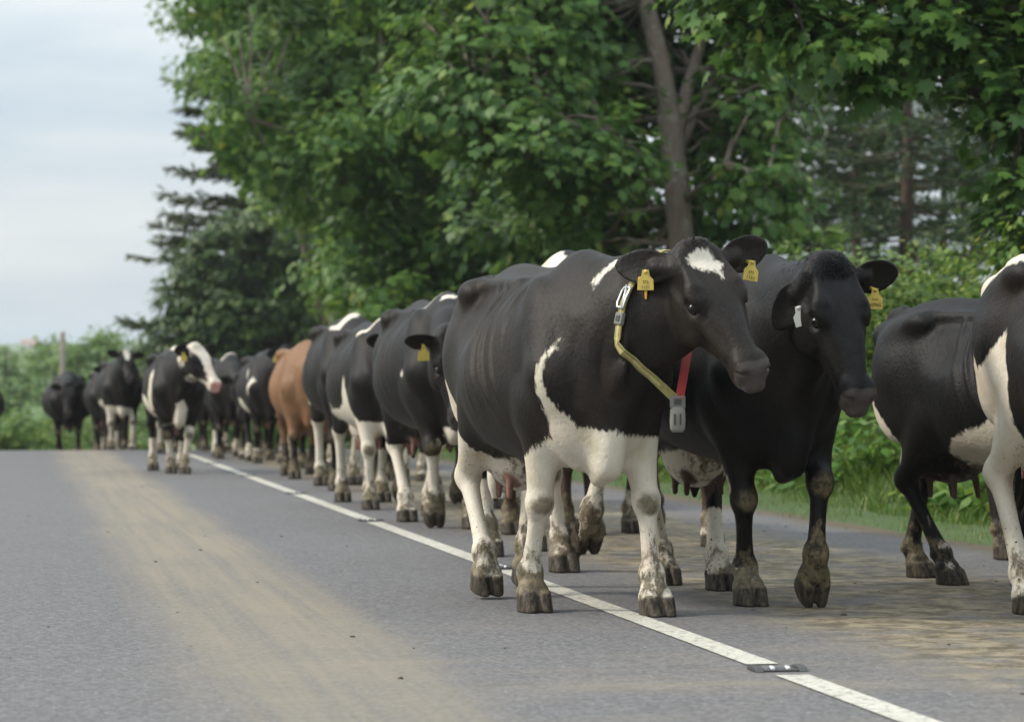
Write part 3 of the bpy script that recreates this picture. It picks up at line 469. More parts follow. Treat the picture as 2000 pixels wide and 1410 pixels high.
class Field:
    def __init__(s): s.pr = []
    def add(s, fn, lo, hi, k, op='u'): s.pr.append((fn, np.asarray(lo, float), np.asarray(hi, float), k, op))
    def cone(s, a, b, r1, r2, k, sq=None, op='u'):
        a = np.asarray(a, float); b = np.asarray(b, float); ba = b - a; L2 = float(ba @ ba) + 1e-9
        L_ = math.sqrt(L2); g_ = min(.9, max(-.9, (r1 - r2) / L_)); sl = g_ / math.sqrt(1 - g_ * g_) / L_
        ax, fac = (None, 1.) if sq is None else (unit(sq[0]), sq[1])
        def fn(P):
            pa = P - a; t = pa @ ba / L2
            if ax is None and sl: t = t - sl * np.linalg.norm(pa - t[:, None] * ba, axis=1)
            t = np.clip(t, 0, 1); q = pa - t[:, None] * ba; r = r1 + (r2 - r1) * t
            if ax is not None:
                q = q + ((q @ ax) * (1 / fac - 1))[:, None] * ax
                return (np.linalg.norm(q, axis=1) - r) * min(1, (1 + fac) / 2)
            return np.linalg.norm(q, axis=1) - r
        R = max(r1, r2) * max(1, fac); s.add(fn, np.minimum(a, b) - R, np.maximum(a, b) + R, k, op)
    def chain(s, pts, rs, k, n=4):
        """one tapered tube through the points, without a lump at the joints"""
        pts = np.array(pts, float); rs = np.array(rs, float); T = np.arange(len(pts)); tt = np.linspace(0, len(pts) - 1, n * (len(pts) - 1) + 1)
        q = np.stack([spline(np.stack([T, pts[:, i]], 1))(tt)[0] for i in range(3)], 1) if len(pts) > 2 else np.stack([np.interp(tt, T, pts[:, i]) for i in range(3)], 1)
        r = spline(np.stack([T, rs], 1))(tt)[0] if len(pts) > 2 else np.interp(tt, T, rs)
        def fn(P):
            d = np.full(len(P), 9.)
            for i in range(len(q) - 1):
                ba = q[i + 1] - q[i]; pa = P - q[i]; L = math.sqrt(ba @ ba) + 1e-9; t = pa @ ba / (L * L)
                g_ = min(.9, max(-.9, (r[i] - r[i + 1]) / L)); t = np.clip(t - g_ / math.sqrt(1 - g_ * g_) / L * np.linalg.norm(pa - t[:, None] * ba, axis=1), 0, 1)
                d = np.minimum(d, np.linalg.norm(pa - t[:, None] * ba, axis=1) - (r[i] + (r[i + 1] - r[i]) * t))
            return d
        s.add(fn, q.min(0) - r.max(), q.max(0) + r.max(), k)
    def ell(s, c, r, k, R=None, op='u'):
        """ellipsoid; R rows = local axes in body space"""
        c = np.asarray(c, float); r = np.asarray(r, float); M = np.eye(3) if R is None else np.asarray(R, float)
        def fn(P):
            q = (P - c) @ M.T; k0 = np.linalg.norm(q / r, axis=1); k1 = np.linalg.norm(q / (r * r), axis=1) + 1e-9
            return np.where(k0 < .02, -r.min(), k0 * (k0 - 1) / k1)
        e = np.sqrt(((M * r[:, None]) ** 2).sum(0)); s.add(fn, c - e, c + e, k, op)
    def ev(s, P):
        f = np.full(len(P), 1.0)
        for fn, lo, hi, k, op in s.pr:
            m = k * 1.5 + .03
            sel = np.flatnonzero(((P > lo - m) & (P < hi + m)).all(1))
            if len(sel) == 0: continue
            d = fn(P[sel])
            f[sel] = smin(f[sel], d, k) if op == 'u' else smax(f[sel], -d, k)
        return f

def rotm(axis, ang):
    a = unit(axis); c, s_ = math.cos(ang), math.sin(ang); x, y, z = a
    return np.array([[c+x*x*(1-c), x*y*(1-c)-z*s_, x*z*(1-c)+y*s_], [y*x*(1-c)+z*s_, c+y*y*(1-c), y*z*(1-c)-x*s_], [z*x*(1-c)-y*s_, z*y*(1-c)+x*s_, c+z*z*(1-c)]])

def surface(F, lo, hi, vox):
    """surface nets on a sparse band of the field; returns verts, quads"""
    C = 4
    n = (np.ceil((hi - lo) / (vox * C)).astype(int) + 1)
    gc = np.stack(np.meshgrid(*[lo[i] + np.arange(n[i]) * vox * C + vox * C / 2 for i in range(3)], indexing='ij'), -1)
    fc = np.concatenate([F.ev(p) for p in np.array_split(gc.reshape(-1, 3), 8)]).reshape(n)
    act = np.abs(fc) < vox * C * 1.6
    N = n * C
    A = act.repeat(C, 0).repeat(C, 1).repeat(C, 2)
    G = np.where(fc < 0, -1., 1.).astype(np.float32).repeat(C, 0).repeat(C, 1).repeat(C, 2)
    idx = np.flatnonzero(A); ijk = np.stack(np.unravel_index(idx, N), -1)
    vals = np.concatenate([F.ev(lo + (q + .5) * vox) for q in np.array_split(ijk, max(1, len(ijk) // 200000))])
    G.reshape(-1)[idx] = vals
    S = (G < 0)
    cnt = np.zeros(N - 1, np.uint8)
    for dx in (0, 1):
        for dy in (0, 1):
            for dz in (0, 1): cnt += S[dx:N[0]-1+dx, dy:N[1]-1+dy, dz:N[2]-1+dz]
    cells = np.argwhere((cnt > 0) & (cnt < 8))
    vid = np.full(N - 1, -1, np.int32); vid[tuple(cells.T)] = np.arange(len(cells))
    acc = np.zeros((len(cells), 3)); num = np.zeros(len(cells))
    corners = [(a, b, c) for a in (0, 1) for b in (0, 1) for c in (0, 1)]
    val = {c: G[tuple((cells + np.array(c)).T)].astype(np.float64) for c in corners}
    for c in corners:
        for ax in range(3):
            if c[ax] == 0:
                d = list(c); d[ax] = 1; d = tuple(d); f0, f1 = val[c], val[d]; m = (f0 < 0) != (f1 < 0)
                t = np.where(m, f0 / np.where(m, f0 - f1, 1), 0)
                p = np.repeat(np.array(c, float)[None], len(cells), 0); p[:, ax] = t
                acc += p * m[:, None]; num += m
    P = lo + (cells + acc / num[:, None] + .5) * vox
    quads = []
    for ax in range(3):
        u, w = [(1, 2), (2, 0), (0, 1)][ax]
        sl0 = [slice(None)] * 3; sl1 = [slice(None)] * 3; sl0[ax] = slice(0, -1); sl1[ax] = slice(1, None)
        e = np.argwhere(S[tuple(sl0)] != S[tuple(sl1)])
        ok = (e[:, u] > 0) & (e[:, w] > 0) & (e[:, u] < N[u] - 1) & (e[:, w] < N[w] - 1); e = e[ok]
        inside = S[tuple(e.T)]
        def cell(du, dw):
            q = e.copy(); q[:, u] += du; q[:, w] += dw; return vid[tuple(q.T)]
        a, b, c, d = cell(-1, -1), cell(0, -1), cell(0, 0), cell(-1, 0)
        q = np.stack([a, b, c, d], 1); q[~inside] = q[~inside][:, ::-1]; quads.append(q)
    Q = np.concatenate(quads); Q = Q[(Q >= 0).all(1)]
    # one projection step on to the true surface
    h = vox * .3; f0 = F.ev(P)
    g = np.stack([F.ev(P + np.eye(3)[i] * h) - F.ev(P - np.eye(3)[i] * h) for i in range(3)], 1) / (2 * h)
    gl = np.linalg.norm(g, axis=1); ok = (gl > .3) & (np.abs(f0) < vox)
    P[ok] -= (np.clip(f0 / np.maximum(gl, .3), -vox*.6, vox*.6) / np.maximum(gl, .3))[ok, None] * g[ok]
    return P, Q

TORSO = spline([(-.86, 1.335, 1.08, .12), (-.76, 1.375, .93, .215), (-.62, 1.405, .78, .265), (-.48, 1.42, .70, .285), (-.30, 1.41, .63, .335), (-.10, 1.39, .595, .375),
                (.10, 1.385, .58, .375), (.28, 1.40, .575, .345), (.44, 1.42, .58, .30), (.58, 1.405, .60, .255), (.70, 1.34, .66, .205), (.78, 1.25, .78, .14)])
HEAD = spline([(-.03, .050, -.005, -.09), (.0, .080, .025, -.13), (.07, .102, .045, -.175), (.14, .110, .052, -.205), (.22, .104, .050, -.212), (.30, .082, .044, -.180),
               (.38, .062, .037, -.142), (.45, .054, .031, -.118), (.505, .058, .022, -.110), (.545, .054, .000, -.102), (.565, .042, -.025, -.088)])
HL = .565

def ik(a, c, l1, l2, bend):
    """two-bone joint between a and c, bending towards 'bend'"""
    d = c - a; D = np.linalg.norm(d); s_ = max(1., D / (.995 * (l1 + l2))); l1 *= s_; l2 *= s_
    x = (D * D + l1 * l1 - l2 * l2) / (2 * D); h = math.sqrt(max(l1 * l1 - x * x, 0)); u = d / D
    b = np.asarray(bend, float); b = unit(b - u * (b @ u)); return a + u * x + b * h

def cow_field(p):
    """p: pose dict. Returns Field, info used for colouring and for the parts"""
    F = Field(); I = {}
    fat = p.get('fat', 1.0)
    def torso(P):
        x = np.clip(P[:, 0], -.86, .78); T, B, w = TORSO(x)
        zc = (T + B) / 2; h = (T - B) / 2; t = np.clip((P[:, 2] - zc) / h, -1.2, 1.2)
        w = w * fat * (1 - .16 * t - .10 * sstep(.35, 1., t))
        qx = P[:, 1] / w; qz = (P[:, 2] - zc) / h
        k0 = np.sqrt(qx**2 + qz**2); k1 = np.sqrt((qx / w)**2 + (qz / h)**2) + 1e-9
        d = np.where(k0 < .05, -np.minimum(w, h), k0 * (k0 - 1) / k1)
        dx = np.abs(P[:, 0] - x); d = np.sqrt(np.maximum(d + .07, 0)**2 + dx**2) + np.minimum(d + .07, 0) - .07
        rib = p.get('ribs', .0045)
        if rib:
            zz = P[:, 2]; ph = (P[:, 0] + .42 * (zz - 1.1)) / .092
            m = sstep(-.16, -.04, P[:, 0] + .42*(zz-1.1)) * (1 - sstep(.26, .36, P[:, 0])) * sstep(.78, .95, zz) * (1 - sstep(1.28, 1.38, zz))
            d = d - rib * m * (2.2 * (.5 + .5 * np.sin(2 * np.pi * ph + .9 * np.sin(zz * 7))) ** 3 - .7) * (.65 + .35 * np.sin(ph * 1.7 + zz * 6))
            d = d - .004 * np.sin(P[:, 0] * 9 + zz * 5) * np.sin(zz * 11 - P[:, 0] * 4 + p.get('seed', 0))
        return d
    F.add(torso, (-.93, -.45 * fat, .55), (.86, .45 * fat, 1.45), .05)
    Y = V3(0, 1, 0)
    # back bone, hooks, pins
    xs = np.linspace(-.84, .5, 8); tz = TORSO(xs)[0]
    F.chain([V3(x, 0, z - .012) for x, z in zip(xs, tz)], [.022] * 8, .07)
    for s in (-1, 1):
        F.ell((-.44, .238 * s, 1.308), (.075, .035, .040), .075)
        F.cone((-.44, .215 * s, 1.325), (-.80, .10 * s, 1.275), .022, .03, .08)
        F.ell((-.85, .105 * s, 1.262), (.045, .04, .045), .08)
        F.cone((-.40, .18 * s, 1.350), (.02, .14 * s, 1.335), .015, .012, .08)
        F.ell((-.22, .385 * s * fat, 1.21), (.14, .085, .105), .10, op='s')
        F.ell((-.63, .285 * s, 1.225), (.12, .055, .06), .08, op='s')
        # thigh
        F.ell((-.60, .175 * s, 1.02), (.215, .10, .31), .10, rotm(Y, -.18))
        F.ell((-.72, .135 * s, .98), (.12, .075, .24), .08, rotm(Y, .10))
        # shoulder blade, point of shoulder
        F.ell((.51, .185 * s, 1.10), (.115, .080, .25), .075, rotm(Y, .36)); F.cone((.42, .175 * s, 1.30), (.63, .235 * s, .98), .018, .03, .07); F.cone((.40, .225 * s, 1.05), (.46, .215 * s, .84), .03, .035, .06)
        F.ell((.66, .185 * s, .95), (.10, .085, .11), .09)
        F.ell((.60, .195 * s, 1.02), (.09, .07, .15), .06, rotm(Y, .3)); F.cone((.74, .10*s, 1.16), (.70, .17 * s, .86), .03, .03, .07)
    # chest and brisket
    F.ell((.60, 0, .80), (.20, .185, .20), .12)
    F.ell((.69, 0, .68), (.13, .050, .14), .07); F.cone((.64, 0, .535), (.75, 0, .575), .026, .030, .06)
    for s in (-1, 1): F.cone((.70, .035 * s, .60), (.76, .11 * s, .82), .012, .02, .035); F.cone((.60, .08 * s, .60), (.58, .16 * s, .72), .02, .02, .05)
    F.ell((.77, 0, .69), (.065, .045, .11), .08)
    # head frame
    pol = V3(*p['poll']); D = unit(p['hdir']); up = V3(0, 0, 1); side = p.get('hroll', 0.)
    N = unit(up - D * (up @ D)); 
    if N @ up < 0: N = -N
    if abs(D[2]) > .999: N = V3(1, 0, 0)
    Lh = unit(np.cross(N, D))            # the cow's left
    if side: R = rotm(D, side); N = R @ N; Lh = R @ Lh
    hs = p.get('hs', 1.0)
    I.update(pol=pol, D=D, N=N, L=Lh, hs=hs)
    def hp(s_, l, n): return pol + hs * (D * s_ + Lh * l + N * n)
    I['hp'] = hp
    # neck
    nb = hp(.10, 0, -.13); nt = hp(.02, 0, -.085)
    m1 = V3(.60, 0, 1.10); md = (m1 + nb) / 2 + V3(.05, 0, 0); md[1] *= .8
    wt = V3(.46, 0, 1.345); mt = (wt + nt) / 2 + V3(.02, 0, -.045 if nt[2] > 1.22 else 0); mt[1] *= .8
    nd = unit(nb - m1); sd = unit(np.cross(up, nd))
    F.cone(m1, md, .245, .185, .12, (sd, .66)); F.cone(md, nb, .185, .125, .10, (sd, .70))
    F.cone(wt, mt, .075, .065, .10); F.cone(mt, nt, .065, .06, .10)
    F.cone((m1+wt)/2, (md+mt)/2, .15, .12, .10, (sd, .6)); F.cone((md+mt)/2, (nb+nt)/2, .12, .09, .10, (sd, .65))
    # dewlap
    dl = (md + V3(.08, 0, -.19)); F.chain([V3(.76, 0, .80), dl, hp(.20, 0, -.20)], [.03, .028, .03], .09)
    I['neck'] = (m1, md, nb, wt, mt, nt, sd)
    # skull
    def head(P):
        q = (P - pol) / hs; s_ = q @ D; l = q @ Lh; n = q @ N
        sc = np.clip(s_, -.03, .565); w, T, B = HEAD(sc); nc = (T + B) / 2; h = (T - B) / 2; t = np.clip((n - nc) / h, -1.2, 1.2)
        w = w * (1 + .10 * t * (1 - sstep(.3, .45, sc)) + .06)
        a = np.abs(l / w); b = np.abs((n - nc) / h); e = 2.35
        k0 = (a**e + b**e)**(1 / e) + 1e-6
        g = np.sqrt((a**(e-1) / w)**2 + (b**(e-1) / h)**2) / k0**(e-1) + 1e-6
        d = np.maximum((k0 - 1) / g, -np.minimum(w, h))
        ds = np.abs(s_ - sc); d = np.sqrt(np.maximum(d + .03, 0)**2 + ds**2) + np.minimum(d + .03, 0) - .03
        return d * hs
    ends = np.array([hp(a, b, c) for a in (-.06, .60) for b in (-.14, .14) for c in (-.25, .09)])
    F.add(head, ends.min(0), ends.max(0), .045)
    HM = np.stack([D, Lh, N])
    F.ell(hp(-.005, 0, .018), V3(.045, .075, .05) * hs, .06, HM)
    for s in (-1, 1):
        F.ell(hp(.195, .088 * s, .018), V3(.05, .034, .026) * hs, .04, HM)          # brow
        F.cone(hp(.03, .075 * s, .030), hp(.17, .085 * s, .035), .012 * hs, .016 * hs, .035)
        F.ell(hp(.30, .10 * s, -.10), V3(.05, .018, .06) * hs, .05, HM, op='s'); F.ell(hp(.12, .122 * s, -.02), V3(.05, .012, .022) * hs, .03, HM, op='s')
        F.ell(hp(.215, .086 * s, -.11), V3(.095, .03, .085) * hs, .04, HM)          # cheek
        F.cone(hp(.265, .082 * s, -.035), hp(.43, .052 * s, -.04), .014 * hs, .010 * hs, .04)   # facial crest
        F.ell(hp(.224, .118 * s, -.012), V3(.038, .024, .027) * hs, .014, HM, op='s')   # eye socket
        F.cone(hp(.198, .110*s, .018), hp(.250, .103*s, .010), .008*hs, .006*hs, .012)  # upper lid
        F.cone(hp(.202, .108*s, -.040), hp(.252, .100*s, -.030), .006*hs, .005*hs, .012)
        F.ell(hp(.512, .042 * s, -.006), V3(.046, .026, .030) * hs, .03, HM)           # nostril wing
        F.cone(hp(.585, .034 * s, -.028), hp(.548, .045 * s, -.004), .014 * hs, .012 * hs, .008, op='s'); F.cone(hp(.552, .046 * s, -.006), hp(.528, .066 * s, -.014), .010 * hs, .004 * hs, .008, op='s')
        F.cone(hp(.40, .060 * s, -.088), hp(.56, .046 * s, -.074), .005 * hs, .005 * hs, .010, op='s')   # mouth
        # ear
        e0 = hp(.045, .085 * s, -.015); ed = p.get('earR' if s < 0 else 'earL', (-.10, 1., -.05))
        eu = unit(D * ed[0] + Lh * s * ed[1] + N * ed[2])
        fn_ = p.get('earfR' if s < 0 else 'earfL', (.75, .15, .6)); ef = D * fn_[0] + Lh * s * fn_[1] + N * fn_[2]; ef = unit(ef - eu * (ef @ eu))   # facing of the opening
        ew = np.cross(eu, ef); Le = .195 * hs * p.get('ear', 1.); We = .066 * hs
        c = e0 + eu * Le * .60
        F.cone(e0 - eu * .02, e0 + eu * Le * .35, .034 * hs, .030 * hs, .03)
        def ear(P, c=c, eu=eu, ef=ef, ew=ew, Le=Le, We=We):
            q = P - c; a = q @ eu; b = q @ ew; f = q @ ef
            f = f + .010 - 5.0 * b * b - 0.9 * a * a           # cupped
            r = V3(Le * .50, We, .017); ta = a / r[0]; bw = b / (r[1] * (1 - .18 * ta))
            k0 = np.sqrt(ta**2 + bw**2 + (f / r[2])**2) + 1e-6; k1 = np.sqrt((ta/r[0])**2 + (bw/r[1])**2 + (f/r[2]**2)**2) + 1e-9
            return k0 * (k0 - 1) / k1 * .8
        F.add(ear, c - Le * .62, c + Le * .62, .02)
        I['ear%d' % s] = (e0, eu, ef, ew, Le, We)
        I['eye%d' % s] = (hp(.227, .0960 * s, -.012), .024 * hs)
    F.ell(hp(.538, 0, -.034), V3(.030, .050, .034) * hs, .025, HM)                   # nose pad
    F.ell(hp(.50, 0, -.100), V3(.05, .038, .020) * hs, .025, HM)                      # chin
    # udder
    if p.get('udder', 1):
        us = p.get('udder', 1)
        F.ell((-.46, 0, .66 - .02 * us), (.22, .15, .15 * us + .02), .08)
        I['teats'] = []
        for x, y in ((-.36, .075), (-.36, -.075), (-.54, .07), (-.54, -.07)):
            b = .52 - .03 * us; F.cone((x, y, b + .03), (x + .012, y * 1.08, b - .055), .018, .012, .02); I['teats'].append(V3(x, y, b - .02))
        F.ell((-.36, .19, .80), (.16, .03, .12), .08); F.ell((-.36, -.19, .80), (.16, .03, .12), .08)
    # legs
    I['legs'] = {}
    for nm, s in (('FL', 1), ('FR', -1), ('HL', 1), ('HR', -1)):
        dx, dy, lift, pitch, toe = (tuple(p['legs'][nm]) + (0,) * 5)[:5]
        front = nm[0] == 'F'; hx = (.60 if front else -.74) + dx; hc = V3(hx, s * .155 + dy, lift)
        th = toe * s * -1; fw = V3(math.cos(th), math.sin(th), 0); lat = V3(-math.sin(th), math.cos(th), 0)
        R = rotm(lat, pitch); hf = R @ fw; hu = R @ V3(0, 0, 1)
        pst = hc + hu * .075 - hf * .035                       # coronet
        Fj = hc + hu * .155 - hf * (.075 if front else .08)       # fetlock
        if lift > .03: Fj = pst + rotm(lat, -pitch * .35) @ (hu * .085 - hf * .03)
        if front:
            E = V3(.51 + .22 * dx, s * .175, .80 + .10 * lift + (.0 if lift < .03 else .03)); K = ik(E, Fj, .365, .295, (1, 0, 0))
            F.cone((.64, .185 * s, .94), E, .09, .085, .08); F.chain([E + V3(-.02, 0, .06), E * .75 + K * .25, E * .40 + K * .60, K], [.105, .088, .064, .047], .06)
            F.ell(K + V3(.008, 0, 0), (.054, .051, .062), .03)
            u = unit(Fj - K); m = (K + Fj) / 2
            F.chain([K, K + u * .09, m + u * .03, Fj], [.048, .036, .034, .042], .025)
            F.cone(K + u * .06 - V3(.022, 0, 0), Fj - V3(.022, 0, -.02), .016, .018, .02)      # tendon
        else:
            S = V3(-.46 + .30 * dx, s * .19, .83 + .15 * max(lift, 0)); K = ik(S, Fj, .43, .42, (-1, 0, 0)); E = S
            F.cone((-.60, .165 * s, 1.02), S, .15, .105, .08, (Y, .75)); F.chain([S, S * .6 + K * .4, S * .25 + K * .75, K], [.115, .09, .062, .05], .06)
            bk = unit((S - K)) * .10 + V3(-.045, 0, .0); F.cone((S + K) / 2 + V3(-.08, 0, .03), K + bk * .55, .034, .022, .05); F.cone(K + bk * .55, K, .024, .03, .03)
            F.ell(K, (.058, .047, .07), .03)
            u = unit(Fj - K); m = (K + Fj) / 2
            F.chain([K, K + u * .11, m + u * .04, Fj], [.050, .039, .035, .043], .025)
            F.cone(K + u * .05 - V3(.022, 0, 0), Fj - V3(.022, 0, -.02), .018, .018, .02)
        F.ell(Fj, (.047, .049, .045), .03)
        F.cone(Fj, pst, .044, .054, .025)
        F.cone(pst - lat * .02, pst + lat * .02, .046, .046, .02)
        for q in (-1, 1):
            F.ell(Fj - hf * .038 - hu * .012 + lat * q * .024, (.016, .014, .02), .012)     # dew claw
            tl = lat * q; o0 = hc + tl * .034
            def toef(P, o0=o0, hf=hf, hu=hu, tl=tl):
                d_ = P - o0; a = d_ @ hf; b = d_ @ tl; z = d_ @ hu
                t = np.clip(z / .085, -.2, 1.1)                # 0 sole 1 coronet
                fx = .088 - .055 * t; bx = -.070 - .0 * t; cx = (fx + bx) / 2; rx = (fx - bx) / 2
                taper = 1 - .34 * np.clip(a / .085, 0, 1)**2
                rb = (.036 - .005 * t) * taper
                bb = b + .006 * np.clip(a / .085, 0, 1)
                e = 2.8; k0 = (np.abs((a - cx) / rx)**e + np.abs(bb / rb)**e)**(1 / e)
                d2 = (k0 - 1) * np.minimum(rx, rb) * .9
                return smax(smax(d2, -z, .006), z - .088, .02)
            cc = hc + hu * .04
            F.add(toef, cc - .13, cc + .13, .009)
        I['legs'][nm] = dict(E=E, K=K, F=Fj, P=pst, hc=hc, hf=hf, hu=hu, lat=lat)
    # tail
    sw = p.get('tail', 0.)
    tp = [V3(-.80, 0, 1.375), V3(-.885, 0, 1.345), V3(-.925, .01 + sw*.2, 1.22), V3(-.935, .02 + sw*.6, .95), V3(-.93, .02 + sw, .70), V3(-.92, .02 + sw * 1.1, .5), V3(-.92, .02 + sw * 1.1, .40)]
    F.chain(tp, [.038, .036, .027, .019, .024, .036, .012], .03)
    I['tail'] = tp
    # hollow below the eyes of the flank web, navel line
    return F, I

def seg_d(P, a, b):
    ba = b - a; t = np.clip((P - a) @ ba / (ba @ ba), 0, 1); return np.linalg.norm(P - a - t[:, None] * ba, axis=1), t

def poly_sd(Q, poly):
    """signed distance to a 2-D polygon, negative inside"""
    poly = np.asarray(poly, float); d = np.full(len(Q), 1e9); ins = np.zeros(len(Q), bool)
    for i in range(len(poly)):
        a, b = poly[i], poly[(i + 1) % len(poly)]; e = b - a; w = Q - a
        t = np.clip(w @ e / (e @ e + 1e-12), 0, 1); d = np.minimum(d, np.linalg.norm(w - t[:, None] * e, axis=1))
        c = ((a[1] > Q[:, 1]) != (b[1] > Q[:, 1])) & (Q[:, 0] < (b[0] - a[0]) * (Q[:, 1] - a[1]) / ((b[1] - a[1]) if b[1] != a[1] else 1e-9) + a[0])
        ins ^= c
    return np.where(ins, -d, d)

def cow_colours(P, I, coat):
    """per-vertex fields: coat (signed distance to the white, negative = white), mud, skin, hoof"""
    n = len(P); C = np.full(n, .3); mud = np.zeros(n); skin = np.zeros(n); hoof = np.zeros(n); stain = np.zeros(n); legd = {}
    for nm, g in I['legs'].items():
        pts = [g['E'], g['K'], g['F'], g['P'], g['hc']]; best = np.full(n, 1e9); arc = np.zeros(n); acc = 0
        for i in range(3, -1, -1):
            d, t = seg_d(P, pts[i], pts[i + 1]); L = np.linalg.norm(pts[i + 1] - pts[i]); m = d < best
            best[m] = d[m]; arc[m] = (acc + (1 - t) * L)[m]; acc += L
        lim = .085 + .10 * sstep(.35, .8, arc); on = (best < lim) & (P[:, 2] < g['E'][2] + .12) & (np.sign(P[:, 1]) == np.sign(g['E'][1]))
        legd[nm] = (best, arc, on)
        # hoof wall by height over the sole in the hoof's own frame
        q = P - g['hc']; z = q @ g['hu']; a = q @ g['hf']; nr = (np.linalg.norm(q, axis=1) < .16) & (np.abs(q @ g['lat']) < .09)
        hz = .072 - .02 * np.clip(-a / .07, -.3, 1) - z
        hoof = np.maximum(hoof, np.where(nr, np.clip(.5 + hz / .012, 0, 1), 0))
        m = np.where(on, np.clip(.95 - arc / .46, 0, 1), 0)
        kn = np.exp(-((np.linalg.norm(P - g['K'] - V3(.05, 0, -.01), axis=1) / .060) ** 2)) * (1. if nm[0] == 'F' else .45)
        mud = np.maximum(mud, m); stain = np.maximum(stain, kn)
    if 'teats' in I:
        for t in I['teats']: skin = np.maximum(skin, np.clip(1.35 - np.linalg.norm((P - t) / V3(.06, .06, .10), axis=1), 0, 1))
        ud = np.linalg.norm((P - V3(-.46, 0, .55)) / V3(.24, .16, .12), axis=1); skin = np.maximum(skin, .55 * np.clip(1.3 - ud, 0, 1))
        mud = np.maximum(mud, .45 * np.clip(1.5 - np.linalg.norm((P - V3(-.30, 0, .60)) / V3(.35, .25, .14), axis=1), 0, 1))
    q = (P - I['pol']) / I['hs']; hs_, hl, hn = q @ I['D'], q @ I['L'], q @ I['N']
    onh = (hs_ > -.08) & (hs_ < .62) & (np.abs(hl) < .14) & (hn > -.27) & (hn < .12)
    nose = np.clip((hs_ - .512 - .35 * np.maximum(-.03 - hn, 0)) / .012, 0, 1) * onh * np.clip((hn + .108) / .012, 0, 1)
    for it in coat:
        k = it[0]
        if k in ('R', 'L', 'B'):                       # side-on outline (x, z)
            d = poly_sd(P[:, [0, 2]], it[1])
            if k == 'R': d = np.maximum(d, P[:, 1])
            if k == 'L': d = np.maximum(d, -P[:, 1])
        elif k == 'T': d = np.maximum(poly_sd(P[:, :2], it[1]), it[2] - P[:, 2])      # from above, over height it[2]
        elif k == 'F': d = np.maximum(poly_sd(P[:, 1:], it[1]), it[2] - P[:, 0])      # from the front, ahead of x it[2]
        elif k == 'rump': d = np.maximum(poly_sd(P[:, 1:], it[1]), P[:, 0] - it[2])
        elif k == 'ball': d = (np.linalg.norm((P - V3(*it[1])) / V3(*it[2]), axis=1) - 1) * min(it[2])
        elif k == 'sock':
            b, arc, on = legd[it[1]]; d = np.where(on, np.maximum(arc - it[2], (it[3] - arc) if len(it) > 3 else -1), .3)
        elif k == 'face': d = np.where(onh, np.maximum(poly_sd(np.stack([hs_, hl], 1), it[1]), (it[2] if len(it) > 2 else -.06) - hn), .3)
        elif k == 'jaw': d = np.where(onh, np.maximum(poly_sd(np.stack([hs_, hn], 1), it[1]), it[2] * -hl), .3)
        elif k == 'ears':
            d = np.full(n, .3)
        elif k[0] == '-':                               # black again
            kk = k[1:]
            if kk == 'R': d = np.maximum(poly_sd(P[:, [0, 2]], it[1]), P[:, 1])
            elif kk == 'L': d = np.maximum(poly_sd(P[:, [0, 2]], it[1]), -P[:, 1])
            elif kk == 'sock': b, arc, on = legd[it[1]]; d = np.where(on, np.maximum(arc - it[2], it[3] - arc), .3)
            elif kk == 'ball': d = (np.linalg.norm((P - V3(*it[1])) / V3(*it[2]), axis=1) - 1) * min(it[2])
            C = np.maximum(C, -d); continue
        C = np.minimum(C, d)
    return C, mud, skin, hoof, nose, stain

# ------------------------------------------------------------------ building one cow from its pose and coat
M_BLACK = coatmat('black_and_white_coat'); M_SUN = coatmat('sun_browned_black_coat', (.0090, .0080, .0075), (.0225, .0170, .0130)); M_JET = coatmat('jet_black_coat', (.0045, .0045, .0052), (.0085, .007, .006), skinc=(.085, .050, .042)); M_BROWN = coatmat('red_brown_coat', (.155, .078, .038), (.21, .115, .060), (.022, .017, .014), (.12, .075, .06)); M_DUN = coatmat('dark_brown_coat', (.034, .022, .016), (.060, .036, .024))
M_PINKNOSE = coatmat('black_and_white_coat_pink_nose', nosec=(.46, .25, .22))
def eyemat():
    t = NT('cow_eye'); v = t.coord(); sp = t.n('SeparateXYZ'); t.l(v, sp.inputs[0]); r2 = t.math('SQRT', t.math('ADD', t.math('POWER', t.math('MULTIPLY', sp.outputs[0], .85), 2), t.math('POWER', sp.outputs[1], 2)))
    t.base(t.mix(t.ramp(r2, .0185, .0205), (.006, .005, .005), (.26, .21, .19))); t.set(Roughness=.12); t.b.inputs['Specular IOR Level'].default_value = .45; return t.m
M_EYE = eyemat(); M_TAG = plain('yellow_tag_plastic', (.50, .37, .07), .55, 0, .35, 45); M_TAGO = plain('orange_tag_plastic', (.55, .25, .02), .45); M_TAGW = plain('pale_tag_plastic', (.50, .50, .44), .5); M_INK = plain('tag_ink', (.06, .04, .02), .7)
M_HAIR = plain('black_hair', (.010, .009, .010), .55); M_STRAP = None
def eye_mesh():
    v, f = [], []; n, m = 16, 10
    for i in range(m + 1):
        for j in range(n): a = math.pi * i / m; b = 2 * math.pi * j / n; v.append((.024 * math.sin(a) * math.cos(b), .024 * math.sin(a) * math.sin(b), .024 * math.cos(a)))
    for i in range(m):
        for j in range(n): f.append((i*n+j, (i+1)*n+j, (i+1)*n+(j+1) % n, i*n+(j+1) % n))
    me = bpy.data.meshes.new('eye'); me.from_pydata(v, [], f); me.polygons.foreach_set('use_smooth', [True] * len(f)); me.materials.append(M_EYE); me.update(); return me
EYE = eye_mesh()
def calc(c):
    F, I = cow_field(c['pose']); lo = V3(-1.06, -.62, -.02); hi = V3(1.78, .75, 1.72); vox = c['vox']; P, Q = surface(F, lo, hi, vox); return F, I, P, Q, cow_colours(P, I, c['coat'])
